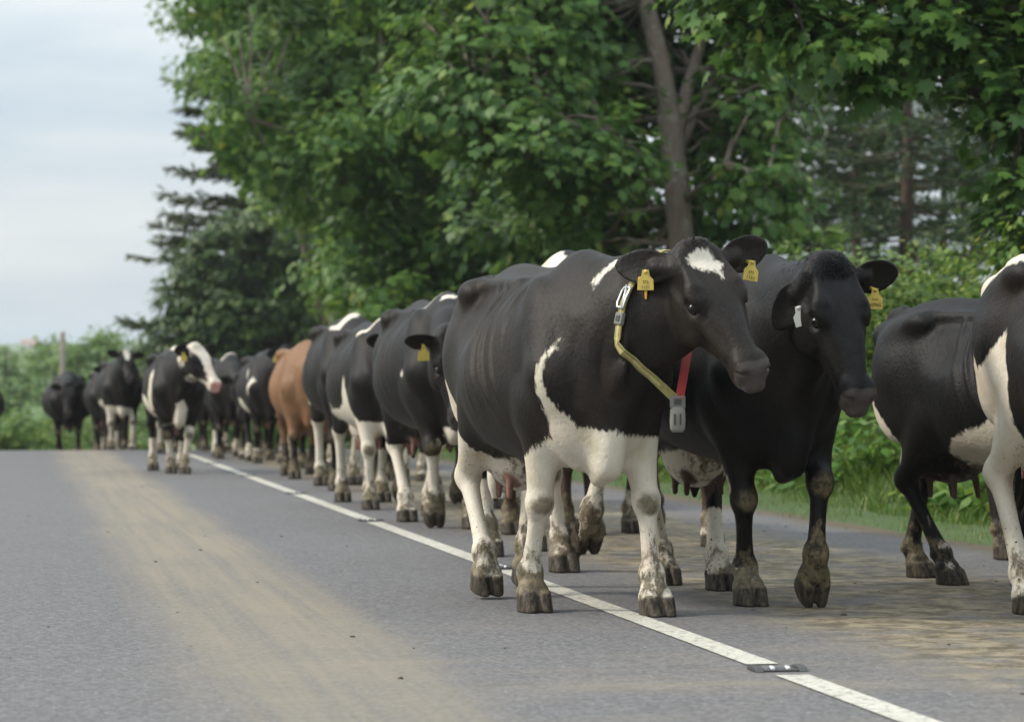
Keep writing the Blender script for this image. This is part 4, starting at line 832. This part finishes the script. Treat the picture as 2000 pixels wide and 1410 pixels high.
def ear_tag(root, I, s, mat=None, text=None, name='ear_tag', along=.55, drop=.30, size=1., twist=0., back=False):
    e0, eu, ef, ew, Le, We = I['ear%d' % s]; dn = ew if ew[2] < 0 else -ew; nrm_ = ef * (-1 if back else 1)
    up = V3(0, 0, 1); n = unit(nrm_ * .45 + V3(.8, -.12, .1)) if not back else unit(nrm_ + V3(.6, 0, .1)); Y = unit(up - n * (up @ n)); X = np.cross(Y, n)
    if twist: Rm = rotm(n, twist); X = Rm @ X; Y = Rm @ Y
    A = e0 + eu * Le * along + dn * We * drop + nrm_ * .030 + V3(.012, 0, 0)
    w, h = .030 * size, .072 * size; m = MB(); m.prism([(-.012*size, .008), (.012*size, .008), (.016*size, -.016), (w, -.030), (w * 1.05, -h), (-w * 1.05, -h), (-w, -.030), (-.016*size, -.016)], A + n * .003, X, Y, n, .004)
    t = m.build(name, mat or M_TAG, root, bevel=.001); b = MB(); b.tube([A - nrm_ * .04, A + n * .009], .008 * size, 10); b.build('stud', mat or M_TAG, t, True)
    if text:
        for q, (tx, sz, yy) in enumerate(text):
            cu = bpy.data.curves.new('lettering', 'FONT'); cu.body = tx; cu.size = sz; cu.align_x = 'CENTER'; cu.extrude = .0004; tmp = bpy.data.objects.new('lettering', cu); me = bpy.data.meshes.new_from_object(tmp); bpy.data.objects.remove(tmp); me.materials.clear(); me.materials.append(M_INK); o = bpy.data.objects.new('lettering', me); COL.objects.link(o); o.parent = t
            Mx = Matrix(((X[0], Y[0], n[0], 0), (X[1], Y[1], n[1], 0), (X[2], Y[2], n[2], 0), (0, 0, 0, 1))); p = A + n * .0058 + Y * yy; Mx.translation = Vector(p); o.matrix_local = Mx
    return t
def tuft(root, F, I, n, seed, rs=(-.05, .07), rl=.075, ln=.05, lean=(.5, 0, 1.)):
    g = np.random.default_rng(seed); hp = I['hp']; s_ = g.uniform(rs[0], rs[1], n); l = g.normal(size=n) * rl * .5; P = np.array([hp(a, b, .16) for a, b in zip(s_, l)]); N = I['N']
    for _ in range(10): P = P - N * np.clip(F.ev(P), -.03, .03)[:, None] * .9
    d = I['D'] * lean[0] + N * lean[2] + g.normal(size=(n, 3)) * .42 + I['L'] * (l * 6)[:, None]
    bl = np.array([(-.05, 0, 0), (.05, 0, 0), (.045, .5, -.12), (0, 1, -.45), (-.045, .5, -.12)], float); leaves_mesh('hair', bl, P - N * .004, np.cross(d, g.normal(size=(n, 3))), d, g.uniform(.5, 1.2, n) * ln, M_HAIR, root)
def make_cow(c, res):
    F, I, P, Q, cols = res; fx = math.sin(R(c['a'])); fy = -math.cos(R(c['a']))
    x, y = c['at']; root = empty('cow', (x, y, float(prof(xy2uv(x, y)[0]))), math.atan2(fy, fx), c.get('sc', 1.), c['label'], 'cow', 'dairy cows walking along the road')
    body = mesh_np('body', P, Q, c.get('mat', M_BLACK), root, True)
    for nm, arr in zip(('coat', 'mud', 'skin', 'hoof', 'nose', 'stain'), cols):
        a = body.data.attributes.new(nm, 'FLOAT', 'POINT'); a.data.foreach_set('value', np.ascontiguousarray(arr, dtype=np.float32))
    if c.get('eyes', True):
        for s in (-1, 1):
            p, r_ = I['eye%d' % s]; o = bpy.data.objects.new('eye', EYE); COL.objects.link(o); o.parent = root; z = unit(I['L'] * s + I['N'] * .25 + I['D'] * .12); xx = unit(I['D'] - z * (I['D'] @ z)); yy = np.cross(z, xx)
            Mx = Matrix(((xx[0], yy[0], z[0], 0), (xx[1], yy[1], z[1], 0), (xx[2], yy[2], z[2], 0), (0, 0, 0, 1))); Mx.translation = Vector(p); o.matrix_local = Mx
    for t in c.get('tags', ()): ear_tag(root, I, *t[:1], **(t[1] if len(t) > 1 else {}))
    if c.get('tuft'): tuft(root, F, I, **c['tuft'])
    if c.get('collar'): collar(root, F, I, **c['collar'])
    return root
def ribbon(m, pts, nor, w, t):
    """a flat strap: pts along it, nor the outward normal at each point"""
    v = []; f = []; n = len(pts)
    for i in range(n):
        tg = unit(pts[min(i + 1, n - 1)] - pts[max(i - 1, 0)]); b = unit(np.cross(tg, nor[i]))
        for sa, sb in ((-1, 0), (1, 0), (1, 1), (-1, 1)): v.append(pts[i] + b * sa * w / 2 + unit(nor[i]) * sb * t)
    for i in range(n - 1):
        for j in range(4): f.append((i*4+j, i*4+(j+1) % 4, i*4+4+(j+1) % 4, i*4+4+j))
    m.add(v, f + [(0, 1, 2, 3), tuple((n-1)*4 + q for q in (3, 2, 1, 0))])
def collar(root, F, I, ctr, nrm_, low):
    yel = plain('collar_webbing', (.27, .235, .085), .8, 0, .4, 60); red = plain('red_webbing', (.30, .024, .022), .8, 0, .4, 90); steel = plain('buckle_metal', (.68, .70, .72), .3, .55, .1); grey = plain('grey_plastic', (.16, .155, .14), .6, 0, .25, 50)
    c = V3(*ctr); n = unit(nrm_); up = unit(V3(0, 0, 1) - n * n[2]); lf = np.cross(up, n); B = V3(*low)
    if lf[1] < 0: lf = -lf
    def surf(a):
        d = up * math.cos(a) + lf * math.sin(a); r = np.linspace(.02, .5, 300); f = F.ev(c + r[:, None] * d); q = np.flatnonzero(f > 0); return c + d * (r[q[0]] + .006), d
    def side(sg, a1, name, mat, cut=None):
        aa = np.linspace(0, sg * a1, 26); P, N = zip(*[surf(a) for a in aa]); P = list(P); N = list(N)
        for k in range(1, 8): P.append(P[25] * (1 - k / 7) + B * (k / 7)); N.append(unit(N[25] * (1 - k / 7) + V3(.6, 0, -.2) * .6 + N[25] * .2))
        for k in range(26, len(P)):
            h_ = unit(V3(N[25][0], N[25][1], 0) + V3(.5, 0, 0))
            for _ in range(60):
                if F.ev(P[k][None])[0] > .008: break
                P[k] = P[k] + h_ * .006
        return P, N
    P, N = side(-1, 2.05, 'collar', yel); m = MB(); ribbon(m, P, N, .036, .006); Pl, Nl = side(1, 1.9, 'collar', red); ribbon(m, Pl[:22], Nl[:22], .029, .005); col = m.build('collar', yel, root)
    tag(col, 'yellow webbing collar hanging round the neck, red on the far side')
    m = MB(); rp_ = [B + V3(.012, .004, .01) + V3(-.105, .062, .125) * t + V3(-.05, .02, .02) * max(0, t - 1) for t in np.linspace(0, 1.9, 13)]; ribbon(m, rp_, [V3(1., -.30, .25)] * 13, .034, .005); tag(m.build('red_strap', red, col), 'red section of the strap with stitching')
    e = MB(); Pe, Ne = P[:], N[:]; ribbon(e, [p + q * .0062 for p, q in zip(P[6:31], N[6:31])], N[6:31], .014, .0012); e.build('strap_stripe', plain('pale_yellow', (.44, .39, .17), .75, 0, .35, 60), col)
    # steel D buckle and plastic keeper on the near side
    def frame_at(i): t = unit(P[i + 1] - P[i - 1]); nn = unit(N[i] - t * (N[i] @ t)); return P[i], t, nn, np.cross(t, nn)
    p, t, nn, b = frame_at(15); loop = [(q_ * .82, w_ * .82) for q_, w_ in [(-.052, -.022), (-.050, .020), (-.03, .030), (.03, .030), (.050, .020), (.052, -.022), (.046, -.026), (.0, -.020), (-.046, -.026)]]
    m = MB(); q = [p + nn * .012 + t * u * 1. + b * w for u, w in loop]; m.tube(q + [q[0], q[1]], .0045, 8); m.tube([p + nn * .014 + t * .05 + b * -.018, p + nn * .016 - t * .05 + b * .004], .004, 8); m.build('buckle', steel, col, True)
    p, t, nn, b = frame_at(20); m = MB(); m.box(p + nn * .006, (.024, .023, .009), np.stack([t, b, nn])); m.build('keeper', grey, col, bevel=.004)
    m = MB(); m.box(p + nn * .0162, (.011, .011, .0015), np.stack([t, b, nn])); m.build('keeper_slot', plain('dark_slot', (.05, .048, .045), .7), col)
    # clasp and hanging weight at the lowest point
    f = unit(V3(.85, -.25, 0)); sd = np.cross(V3(0, 0, 1), f); Mx = np.stack([sd, f, V3(0, 0, 1)])
    m = MB(); m.box(B + V3(0, 0, -.005), (.030, .014, .024), Mx); cl = m.build('clasp', grey, col, bevel=.004); m = MB(); m.box(B + f * .0150 + V3(0, 0, -.004), (.014, .0015, .011), Mx); m.build('clasp_slot', bpy.data.materials['dark_slot'], cl)
    m = MB(); o = B + V3(0, 0, -.076); sec = [(-.052, .022), (-.043, .029), (.0, .031), (.033, .029), (.046, .020)]
    rings = [[o + V3(0, 0, z) * -1 + sd * math.copysign(abs(math.cos(a)) ** .55, math.cos(a)) * r_ + f * math.copysign(abs(math.sin(a)) ** .55, math.sin(a)) * r_ * .72 for a in np.arange(16) * math.pi / 8] for z, r_ in sec]
    v = [p for r_ in rings for p in r_]; fa = [(i*16+j, i*16+(j+1) % 16, (i+1)*16+(j+1) % 16, (i+1)*16+j) for i in range(4) for j in range(16)] + [tuple(range(16))[::-1], tuple(64 + j for j in range(16))]
    m.add(v, fa); wt = m.build('weight', plain('weight_plastic', (.20, .19, .165), .65, 0, .35, 40), col, True); m = MB()
    for q in (-.012, .010): m.box(o + f * .0225 + sd * q + V3(0, 0, .004), (.0030, .002, .022), Mx)
    m.build('weight_slots', bpy.data.materials['dark_slot'], wt)
# ------------------------------------------------------------------ the herd.  at: body centre on the ground; a: heading, degrees to the right of straight at the camera
def legs(FL=(0,), FR=(0,), HL=(0,), HR=(0,)): return dict(FL=FL, FR=FR, HL=HL, HR=HR)
HERD = []
def herd(**k): HERD.append(k)
BELLY = ('B', [(-.5, .60), (.3, .59), (.50, .64), (.60, .70), (.95, .72), (.95, .3), (-.5, .3)])
herd(at=(.165, 11.2), a=16.5, mat=M_SUN, vox=.0075, label='big black cow with a white forehead spot and yellow collar, nearest on the centre line',
     pose=dict(poll=(1.04, .245, 1.415), hdir=(.33, .125, -.44), hroll=.30, hs=1.06, legs=legs((.16, .05), (-.16, -.05), (-.12, 0, .02, .35), (.44, -.04, .03, .25)), earR=(-.60, .62, -.42), earfR=(.4, .4, .85), earL=(-.15, 1, .0), earfL=(.6, .1, .6), ear=1.1, ribs=.009, fat=.97, seed=1, udder=1.1),
     coat=[('R', [(.722, 1.10), (.728, 1.05), (.728, .92), (.735, .82), (.76, .745), (.95, .72), (.95, .5), (.54, .5), (.63, .70), (.675, .80), (.70, .92), (.716, 1.03)]), BELLY, ('sock', 'FR', .66), ('sock', 'FL', .66), ('sock', 'HR', .75), ('sock', 'HL', .7),
           ('R', [(-1, 1.12), (-.84, 1.12), (-.83, .95), (-.70, .94), (-.62, .93), (-.52, .84), (-.40, .66), (-.35, .45), (-1, .4)]), ('L', [(-1, 1.0), (-.8, 1.0), (-.6, .7), (-.6, .4), (-1, .4)]), ('T', [(.74, -.06), (.77, -.06), (.83, .06), (.80, .2), (.76, .2), (.79, .06)], 1.2),
           ('face', [(.035, -.045), (.025, .0), (.035, .035), (.09, .058), (.12, .05), (.170, .038), (.130, .015), (.118, -.02), (.085, -.05), (.05, -.065)])],
     tags=[(-1, dict(along=.5, drop=.35, text=[('372', .016, -.046), ('1151', .017, -.066)])), (-1, dict(mat=M_TAGO, along=.62, drop=.7, back=True)), (1, dict(along=.60, drop=.55, text=[('372', .016, -.044), ('1151', .019, -.066)], twist=-.15))],
     tuft=dict(n=420, seed=3, rs=(-.05, .01), rl=.06, ln=.018, lean=(.5, 0, .35)), collar=dict(ctr=(.885, .18, 1.18), nrm_=(.94, .30, -.10), low=(.985, .205, .85)))
herd(at=(.95, 11.6), a=15, mat=M_JET, vox=.0075, label='all-black cow walking close right of the collared cow, head low, yellow tag in its ear',
     pose=dict(poll=(1.07, .025, 1.385), hdir=(.24, .05, -.53), hroll=.07, hs=1.06, legs=legs((.06, -.04, .06, .9), (-.05, .05), (.45, -.09), (.06, .09)), earR=(.45, .30, -.75), earfR=(.3, .9, .5), earL=(-.10, 1., -.05), earfL=(.7, -.1, .7), ear=1.1, fat=1.0, tail=.12, seed=2, udder=1.1),
     coat=[('sock', 'HL', .62), ('-sock', 'HL', .70, .40), ('sock', 'HR', .5), ('ball', (-.35, 0, .55), (.4, .22, .10)), ('sock', 'FR', .17), ('ball', (.52, -.17, .50), (.03, .05, .06))],
     tags=[(1, dict(along=.50, drop=.75, size=1.05, text=[('IE 372', .010, -.040), ('60965', .0205, -.064)])), (-1, dict(mat=M_TAGW, along=.50, drop=.6, twist=.3))], tuft=dict(n=3600, seed=4, rs=(-.06, .075), rl=.09, ln=.020, lean=(1.0, 0, .05)))
herd(at=(.17, 13.8), a=12, sc=1.09, vox=.010, label='cow hidden right behind the collared one, lifting a white foreleg under its belly',
     pose=dict(poll=(1.02, .02, 1.05), hdir=(.40, .0, -.6), legs=legs((.02, -.10, .15, 1.25), (.05, .10), (-.2,), (.2,)), seed=3),
     coat=[('T', [(.28, -.30), (.60, -.30), (.66, -.03), (.3, -.03)], 1.30), ('sock', 'FL', .56), ('-sock', 'FL', .49, .45), ('sock', 'FR', .5), ('sock', 'HL', .4), ('sock', 'HR', .4)])
herd(at=(.78, 15.9), a=12, vox=.012, sc=.98, mat=M_DUN, label='dark brown cow behind the two nearest cows, only its tan legs showing between theirs',
     pose=dict(poll=(1.15, 0, 1.2), hdir=(.5, 0, -.7), legs=legs((.12, .08), (.2, 0, .12, .9), (-.1,), (.15,)), seed=4), coat=[('sock', 'FL', .22), ('sock', 'HL', .3)])
herd(at=(.05, 17.1), a=11, vox=.013, mat=M_DUN, label='brown-legged cow far behind the collared cow, seen only beneath its belly',
     pose=dict(poll=(1.1, 0, 1.1), hdir=(.5, 0, -.7), legs=legs((.15,), (-.05,), (-.1,), (.2,)), seed=5), coat=[('sock', 'HL', .3)])
herd(at=(2.27, 12.0), a=34, sc=.915, vox=.009, mat=M_JET, label='small bony black cow with a white-striped thigh, half hidden at the right',
     pose=dict(poll=(1.2, .25, 1.30), hdir=(.6, .3, -.6), legs=legs((.1,), (-.1,), (-.10, .0), (.37, .08)), ribs=.0075, tail=.16, seed=6, fat=.98, udder=.8),
     coat=[('R', [(-.82, 1.02), (-.79, 1.03), (-.76, .90), (-.66, .78), (-.60, .66), (-.62, .60), (-.70, .72), (-.79, .82)]), ('R', [(-.25, .66), (-.12, .74), (.1, .80), (.3, .9), (.4, .6), (-.25, .52)]), ('ball', (-.47, -.13, .40), (.035, .05, .10)), ('ball', (-.41, -.09, .22), (.03, .04, .045)), ('ball', (-.66, .15, .55), (.04, .04, .08)), ('ball', (-.33, -.10, .10), (.05, .02, .012)), ('L', [(-.7, .9), (-.5, .7), (-.7, .6)])])
herd(at=(2.40, 10.25), a=20, sc=1.03, vox=.009, label='black and white cow cut off by the right edge, hind leg and rump white',
     pose=dict(poll=(1.2, .1, 1.30), hdir=(.6, .1, -.6), legs=legs((.1,), (-.1,), (-.35,), (.30, -.02)), seed=7, fat=1.0),
     coat=[('B', [(-1, 1.50), (-1, 1.25), (-.80, 1.24), (-.62, 1.32), (-.40, 1.36), (-.2, 1.40), (0, 1.5)]), ('sock', 'HR', .58), ('R', [(-.58, .98), (-.42, 1.10), (-.38, .8), (-.40, .55), (-.95, .4), (-.78, .66), (-.74, .86), (-.70, 1.02), (-.66, .95)]), BELLY])
herd(at=(2.95, 13.6), a=20, vox=.012, label='black cow behind the one at the right edge, only dark legs showing',
     pose=dict(poll=(1.15, 0, 1.3), hdir=(.6, 0, -.6), legs=legs((.1,), (-.1, 0, .08, .8), (-.2,), (.2,)), seed=8), coat=[('T', [(-.5, -.2), (-.2, -.2), (-.2, .2), (-.5, .2)], 1.36)])
herd(at=(-.52, 17.95), a=12, sc=1.055, vox=.011, label='black cow with white-striped withers, head hanging behind the collared cow\'s rump',
     pose=dict(poll=(1.07, -.10, 1.185), hdir=(.20, .03, -.55), legs=legs((.14, -.05), (-.06, .05, .05, .7), (-.25,), (.50, .02)), earR=(-.02, 1, .08), earfR=(.8, .1, .35), seed=9, fat=1.02),
     coat=[('T', [(.36, -.22), (.42, -.22), (.50, 0), (.46, .05)], 1.2), ('T', [(.56, -.06), (.62, -.08), (.64, 0), (.58, .04)], 1.2), ('sock', 'HR', .62), ('sock', 'HL', .6), ('sock', 'FR', .42), ('sock', 'FL', .30), ('ball', (.5, -.2, .95), (.04, .12, .04)), ('ball', (.75, -.03, .55), (.1, .1, .08))],
     tags=[(-1, dict(along=.45, drop=.4, size=1.1))])
herd(at=(-1.05, 20.7), a=12, sc=1.0, vox=.011, label='black cow with white belly and forelegs, left of the striped-back cow',
     pose=dict(poll=(1.08, .02, 1.295), hdir=(.28, .08, -.5), legs=legs((.0, -.07, .13, 1.1), (.08, .0), (.1,), (-.0, .0)), earR=(-.1, 1, .0), seed=10, fat=1.02),
     coat=[('R', [(-.5, .74), (-.3, .78), (-.15, .76), (-.1, .82), (.05, .75), (.25, .76), (.34, .80), (.40, 1.0), (.46, .8), (.62, .66), (.95, .64), (.95, .3), (-.5, .3)]), ('B', [(-.5, .66), (.9, .63), (.9, .3), (-.5, .3)]), ('sock', 'FR', .62), ('sock', 'FL', .6), ('sock', 'HR', .62), ('sock', 'HL', .55),
           ('T', [(.40, -.3), (.45, -.3), (.56, 0), (.45, .3), (.40, .3), (.50, 0)], 1.3), ('jaw', [(.30, -.25), (.5, -.14), (.58, -.12), (.58, -.03), (.52, -.09), (.42, -.10), (.3, -.15)], 0), ('-sock', 'HL', .6, .45)], tags=[(-1, dict(along=.45, drop=.5, size=1.1))])
herd(at=(-1.50, 24.4), a=10, sc=1.09, vox=.014, label='tall black cow with white-topped withers, close right of the brown cow',
     pose=dict(poll=(1.15, .1, 1.15), hdir=(.4, 0, -.7), legs=legs((.1,), (-.1,), (-.1,), (.05,)), seed=11),
     coat=[('T', [(.34, -.22), (.60, -.2), (.62, .0), (.38, .1)], 1.32), ('sock', 'HR', .60), ('sock', 'HL', .5), ('R', [(-.66, .72), (-.56, .9), (-.5, .7)])])
herd(at=(-2.16, 27.7), a=9, sc=.97, vox=.014, mat=M_BROWN, label='light brown cow, the only one of its colour, with blackish lower legs',
     pose=dict(poll=(1.0, .30, 1.36), hdir=(.15, .5, -.35), legs=legs((-.05,), (.08,), (-.2,), (.25,)), earR=(.1, 1, .5), seed=12, fat=.98),
     coat=[('sock', 'FL', .42), ('sock', 'FR', .45), ('sock', 'HL', .38), ('sock', 'HR', .38)])
herd(at=(-3.10, 33.5), a=11, sc=.97, vox=.016, label='grey-black cow left of the brown cow, white patches on its elbow',
     pose=dict(poll=(1.05, .15, 1.44), hdir=(.45, .25, -.35), legs=legs((.05,), (-.08,), (-.2,), (.25,)), earR=(-.1, 1, -.2), seed=13),
     coat=[('ball', (.2, -.30, .70), (.13, .2, .14)), ('ball', (.50, -.28, 1.14), (.04, .1, .07)), ('R', [(.68, 1.1), (.74, 1.05), (.66, .85), (.64, .9)]), ('sock', 'FL', .45), ('sock', 'FR', .22), ('sock', 'HR', .25), ('ball', (.72, .1, .62), (.08, .1, .08))], tags=[(-1, dict(along=.5, drop=.4, size=1.2))])
herd(at=(-3.78, 35.6), a=9, sc=.96, vox=.016, label='black cow with head hung low, just right of the white-faced cow',
     pose=dict(poll=(1.15, .08, 1.12), hdir=(.22, .03, -.55), legs=legs((.1,), (-.1,), (-.2,), (.2,)), seed=14), coat=[('T', [(.3, -.1), (.55, -.15), (.55, .1)], 1.35), ('sock', 'HR', .4), ('sock', 'HL', .3), ('sock', 'FL', .16)])
herd(at=(-3.74, 29.4), a=13, sc=.95, vox=.013, mat=M_PINKNOSE, label='white-faced cow with a pink nose, walking alone left of the centre line',
     pose=dict(poll=(1.02, .13, 1.42), hdir=(.34, .23, -.42), hroll=.02, hs=1.06, legs=legs((.12, -.09), (-.05, .08), (-.2, .05), (.15, -.02)), earR=(-.1, 1, .15), earL=(-.1, 1, .2), seed=15, fat=.92),
     coat=[('R', [(.32, 1.30), (.42, 1.25), (.40, 1.0), (.36, .72), (.26, .72), (.30, 1.0), (.28, 1.15)]), ('R', [(-.25, .78), (0, .92), (.24, .86), (.28, .5), (-.4, .5)]), ('T', [(.50, -.1), (.66, -.05), (.66, .05), (.5, .05)], 1.36), ('F', [(-.05, .80), (.03, .84), (.08, .74), (.06, .5), (-.08, .5)], .5), ('sock', 'FR', .58), ('sock', 'FL', .55), ('sock', 'HR', .4), ('sock', 'HL', .4), ('-sock', 'FR', .58, .42),
           ('face', [(-.05, -.10), (.08, -.11), (.14, -.085), (.22, -.06), (.34, -.055), (.43, -.06), (.60, -.1), (.60, .1), (.44, .07), (.3, .07), (.16, .08), (-.05, .10)], -.2), ('jaw', [(.16, -.3), (.24, -.15), (.36, -.11), (.44, -.09), (.6, -.2), (.4, -.3)], 0), ('jaw', [(.46, .1), (.6, .1), (.6, -.25), (.46, -.25)], 0)],
     tags=[(-1, dict(along=.5, drop=.4, size=1.2))])
herd(at=(-5.50, 42.4), a=11, sc=1.0, vox=.018, label='black cow with a lowered black face and white forelegs, right behind the white-faced cow',
     pose=dict(poll=(1.1, .05, 1.30), hdir=(.22, .05, -.55), legs=legs((.1,), (-.12,), (-.2,), (.2,)), seed=16), coat=[('sock', 'FL', .6), ('sock', 'FR', .6), ('ball', (.3, -.3, 1.2), (.12, .2, .05)), ('face', [(.0, -.08), (.1, -.08), (.1, -.02), (.0, -.03)])], tags=[(-1, dict(along=.5, drop=.4, size=1.3))])
herd(at=(-6.22, 42.2), a=12, sc=1.02, vox=.018, label='black cow with a white forehead blaze and white chest, far up the road',
     pose=dict(poll=(1.02, .02, 1.50), hdir=(.40, .05, -.42), legs=legs((.12,), (-.10,), (-.2,), (.2,)), earR=(-.15, 1, .25), seed=17), coat=[('face', [(.0, -.05), (.0, .05), (.10, .055), (.22, .01), (.2, -.02)]), ('F', [(-.25, .70), (.15, .66), (.2, .4), (-.25, .4)], .2), ('sock', 'FR', .6), ('sock', 'FL', .45), ('R', [(.1, .72), (.35, .8), (.5, .6), (.1, .5)])])
herd(at=(-7.0, 46.5), a=10, sc=.95, vox=.02, mat=M_DUN, label='dark brown cow right of the farthest black cow, yellow tag in its ear',
     pose=dict(poll=(1.05, .0, 1.42), hdir=(.4, 0, -.45), legs=legs((.1,), (-.1,), (-.2,), (.2,)), seed=18), coat=[('sock', 'FR', .4)], tags=[(-1, dict(along=.5, drop=.4, size=1.5))])
herd(at=(-7.86, 47.2), a=9, sc=1.06, vox=.02, label='farthest solid black cow, straight in front of the telegraph pole',
     pose=dict(poll=(1.1, .0, 1.22), hdir=(.3, 0, -.5), legs=legs((.1,), (-.1,), (-.2,), (.2,)), seed=19, fat=1.16), coat=[('ball', (.6, -.15, .4), (.03, .1, .05))])
herd(at=(-9.24, 46.5), a=9, sc=.98, vox=.02, label='black cow mostly beyond the left edge of the picture, only its flank showing',
     pose=dict(poll=(1.1, .0, 1.32), hdir=(.4, 0, -.5), legs=legs((.1,), (-.1,), (-.2,), (.2,)), seed=20), coat=[])
# cows filling the herd between the rows
herd(at=(-.35, 20.9), a=11, sc=.99, vox=.014, label='black cow behind the striped-back cow, only its dark legs showing under the belly', pose=dict(poll=(1.1, 0, 1.1), hdir=(.4, 0, -.6), legs=legs((.1,), (-.15, 0, .08, .8), (-.2,), (.2,)), seed=21), coat=[('sock', 'FL', .25), ('sock', 'HR', .4)])
herd(at=(-1.15, 27.0), a=10, sc=.97, vox=.016, label='black cow hidden behind the tall white-withered one, dark legs showing below', pose=dict(poll=(1.1, 0, 1.1), hdir=(.4, 0, -.6), legs=legs((.1,), (-.15,), (-.2,), (.2,)), seed=22), coat=[('sock', 'FL', .3), ('sock', 'HL', .3)])
herd(at=(-4.55, 40.6), a=10, sc=.96, vox=.018, label='black cow seen between the white-faced cow and the low-headed one', pose=dict(poll=(1.1, 0, 1.2), hdir=(.4, 0, -.6), legs=legs((.1,), (-.15,), (-.2,), (.2,)), seed=23), coat=[('sock', 'FL', .3), ('sock', 'HL', .3)])
for X_, Y_, se_, lab_, co_ in ((-4.95, 38.5, 41, 'black cow just behind the white-faced cow\'s rump, white forelegs showing', [('sock', 'FL', .5), ('sock', 'FR', .5), ('T', [(.2, -.2), (.5, -.2), (.5, .1)], 1.34)]), (-4.2, 39.6, 42, 'dark cow behind the low-headed one, half lost among the legs', [('sock', 'FR', .25)]),
                               (-3.35, 37.6, 43, 'black cow behind the grey-black one, only its back line showing', [('sock', 'FL', .3), ('T', [(.35, -.2), (.6, -.2), (.6, .1)], 1.34)]), (-6.75, 44.3, 44, 'black cow between the blazed cow and the dark brown one', [('sock', 'FL', .4), ('F', [(-.1, .7), (.1, .7), (0, .4)], .4)]), (-2.35, 31.3, 45, 'black cow right behind the brown cow, its back just above the brown one\'s', [('sock', 'FL', .3), ('sock', 'HR', .3)])):
    herd(at=(X_, Y_), a=10, sc=.98, vox=.018, label=lab_, pose=dict(poll=(1.08, .05, 1.25 + .1 * (se_ % 3)), hdir=(.4, 0, -.5), legs=legs((.12,), (-.12,), (-.2,), (.2,)), seed=se_), coat=co_)
def build_herd():
    with ThreadPoolExecutor(4) as ex:
        for c, res in zip(HERD, ex.map(calc, HERD)): make_cow(c, res)
build_herd()
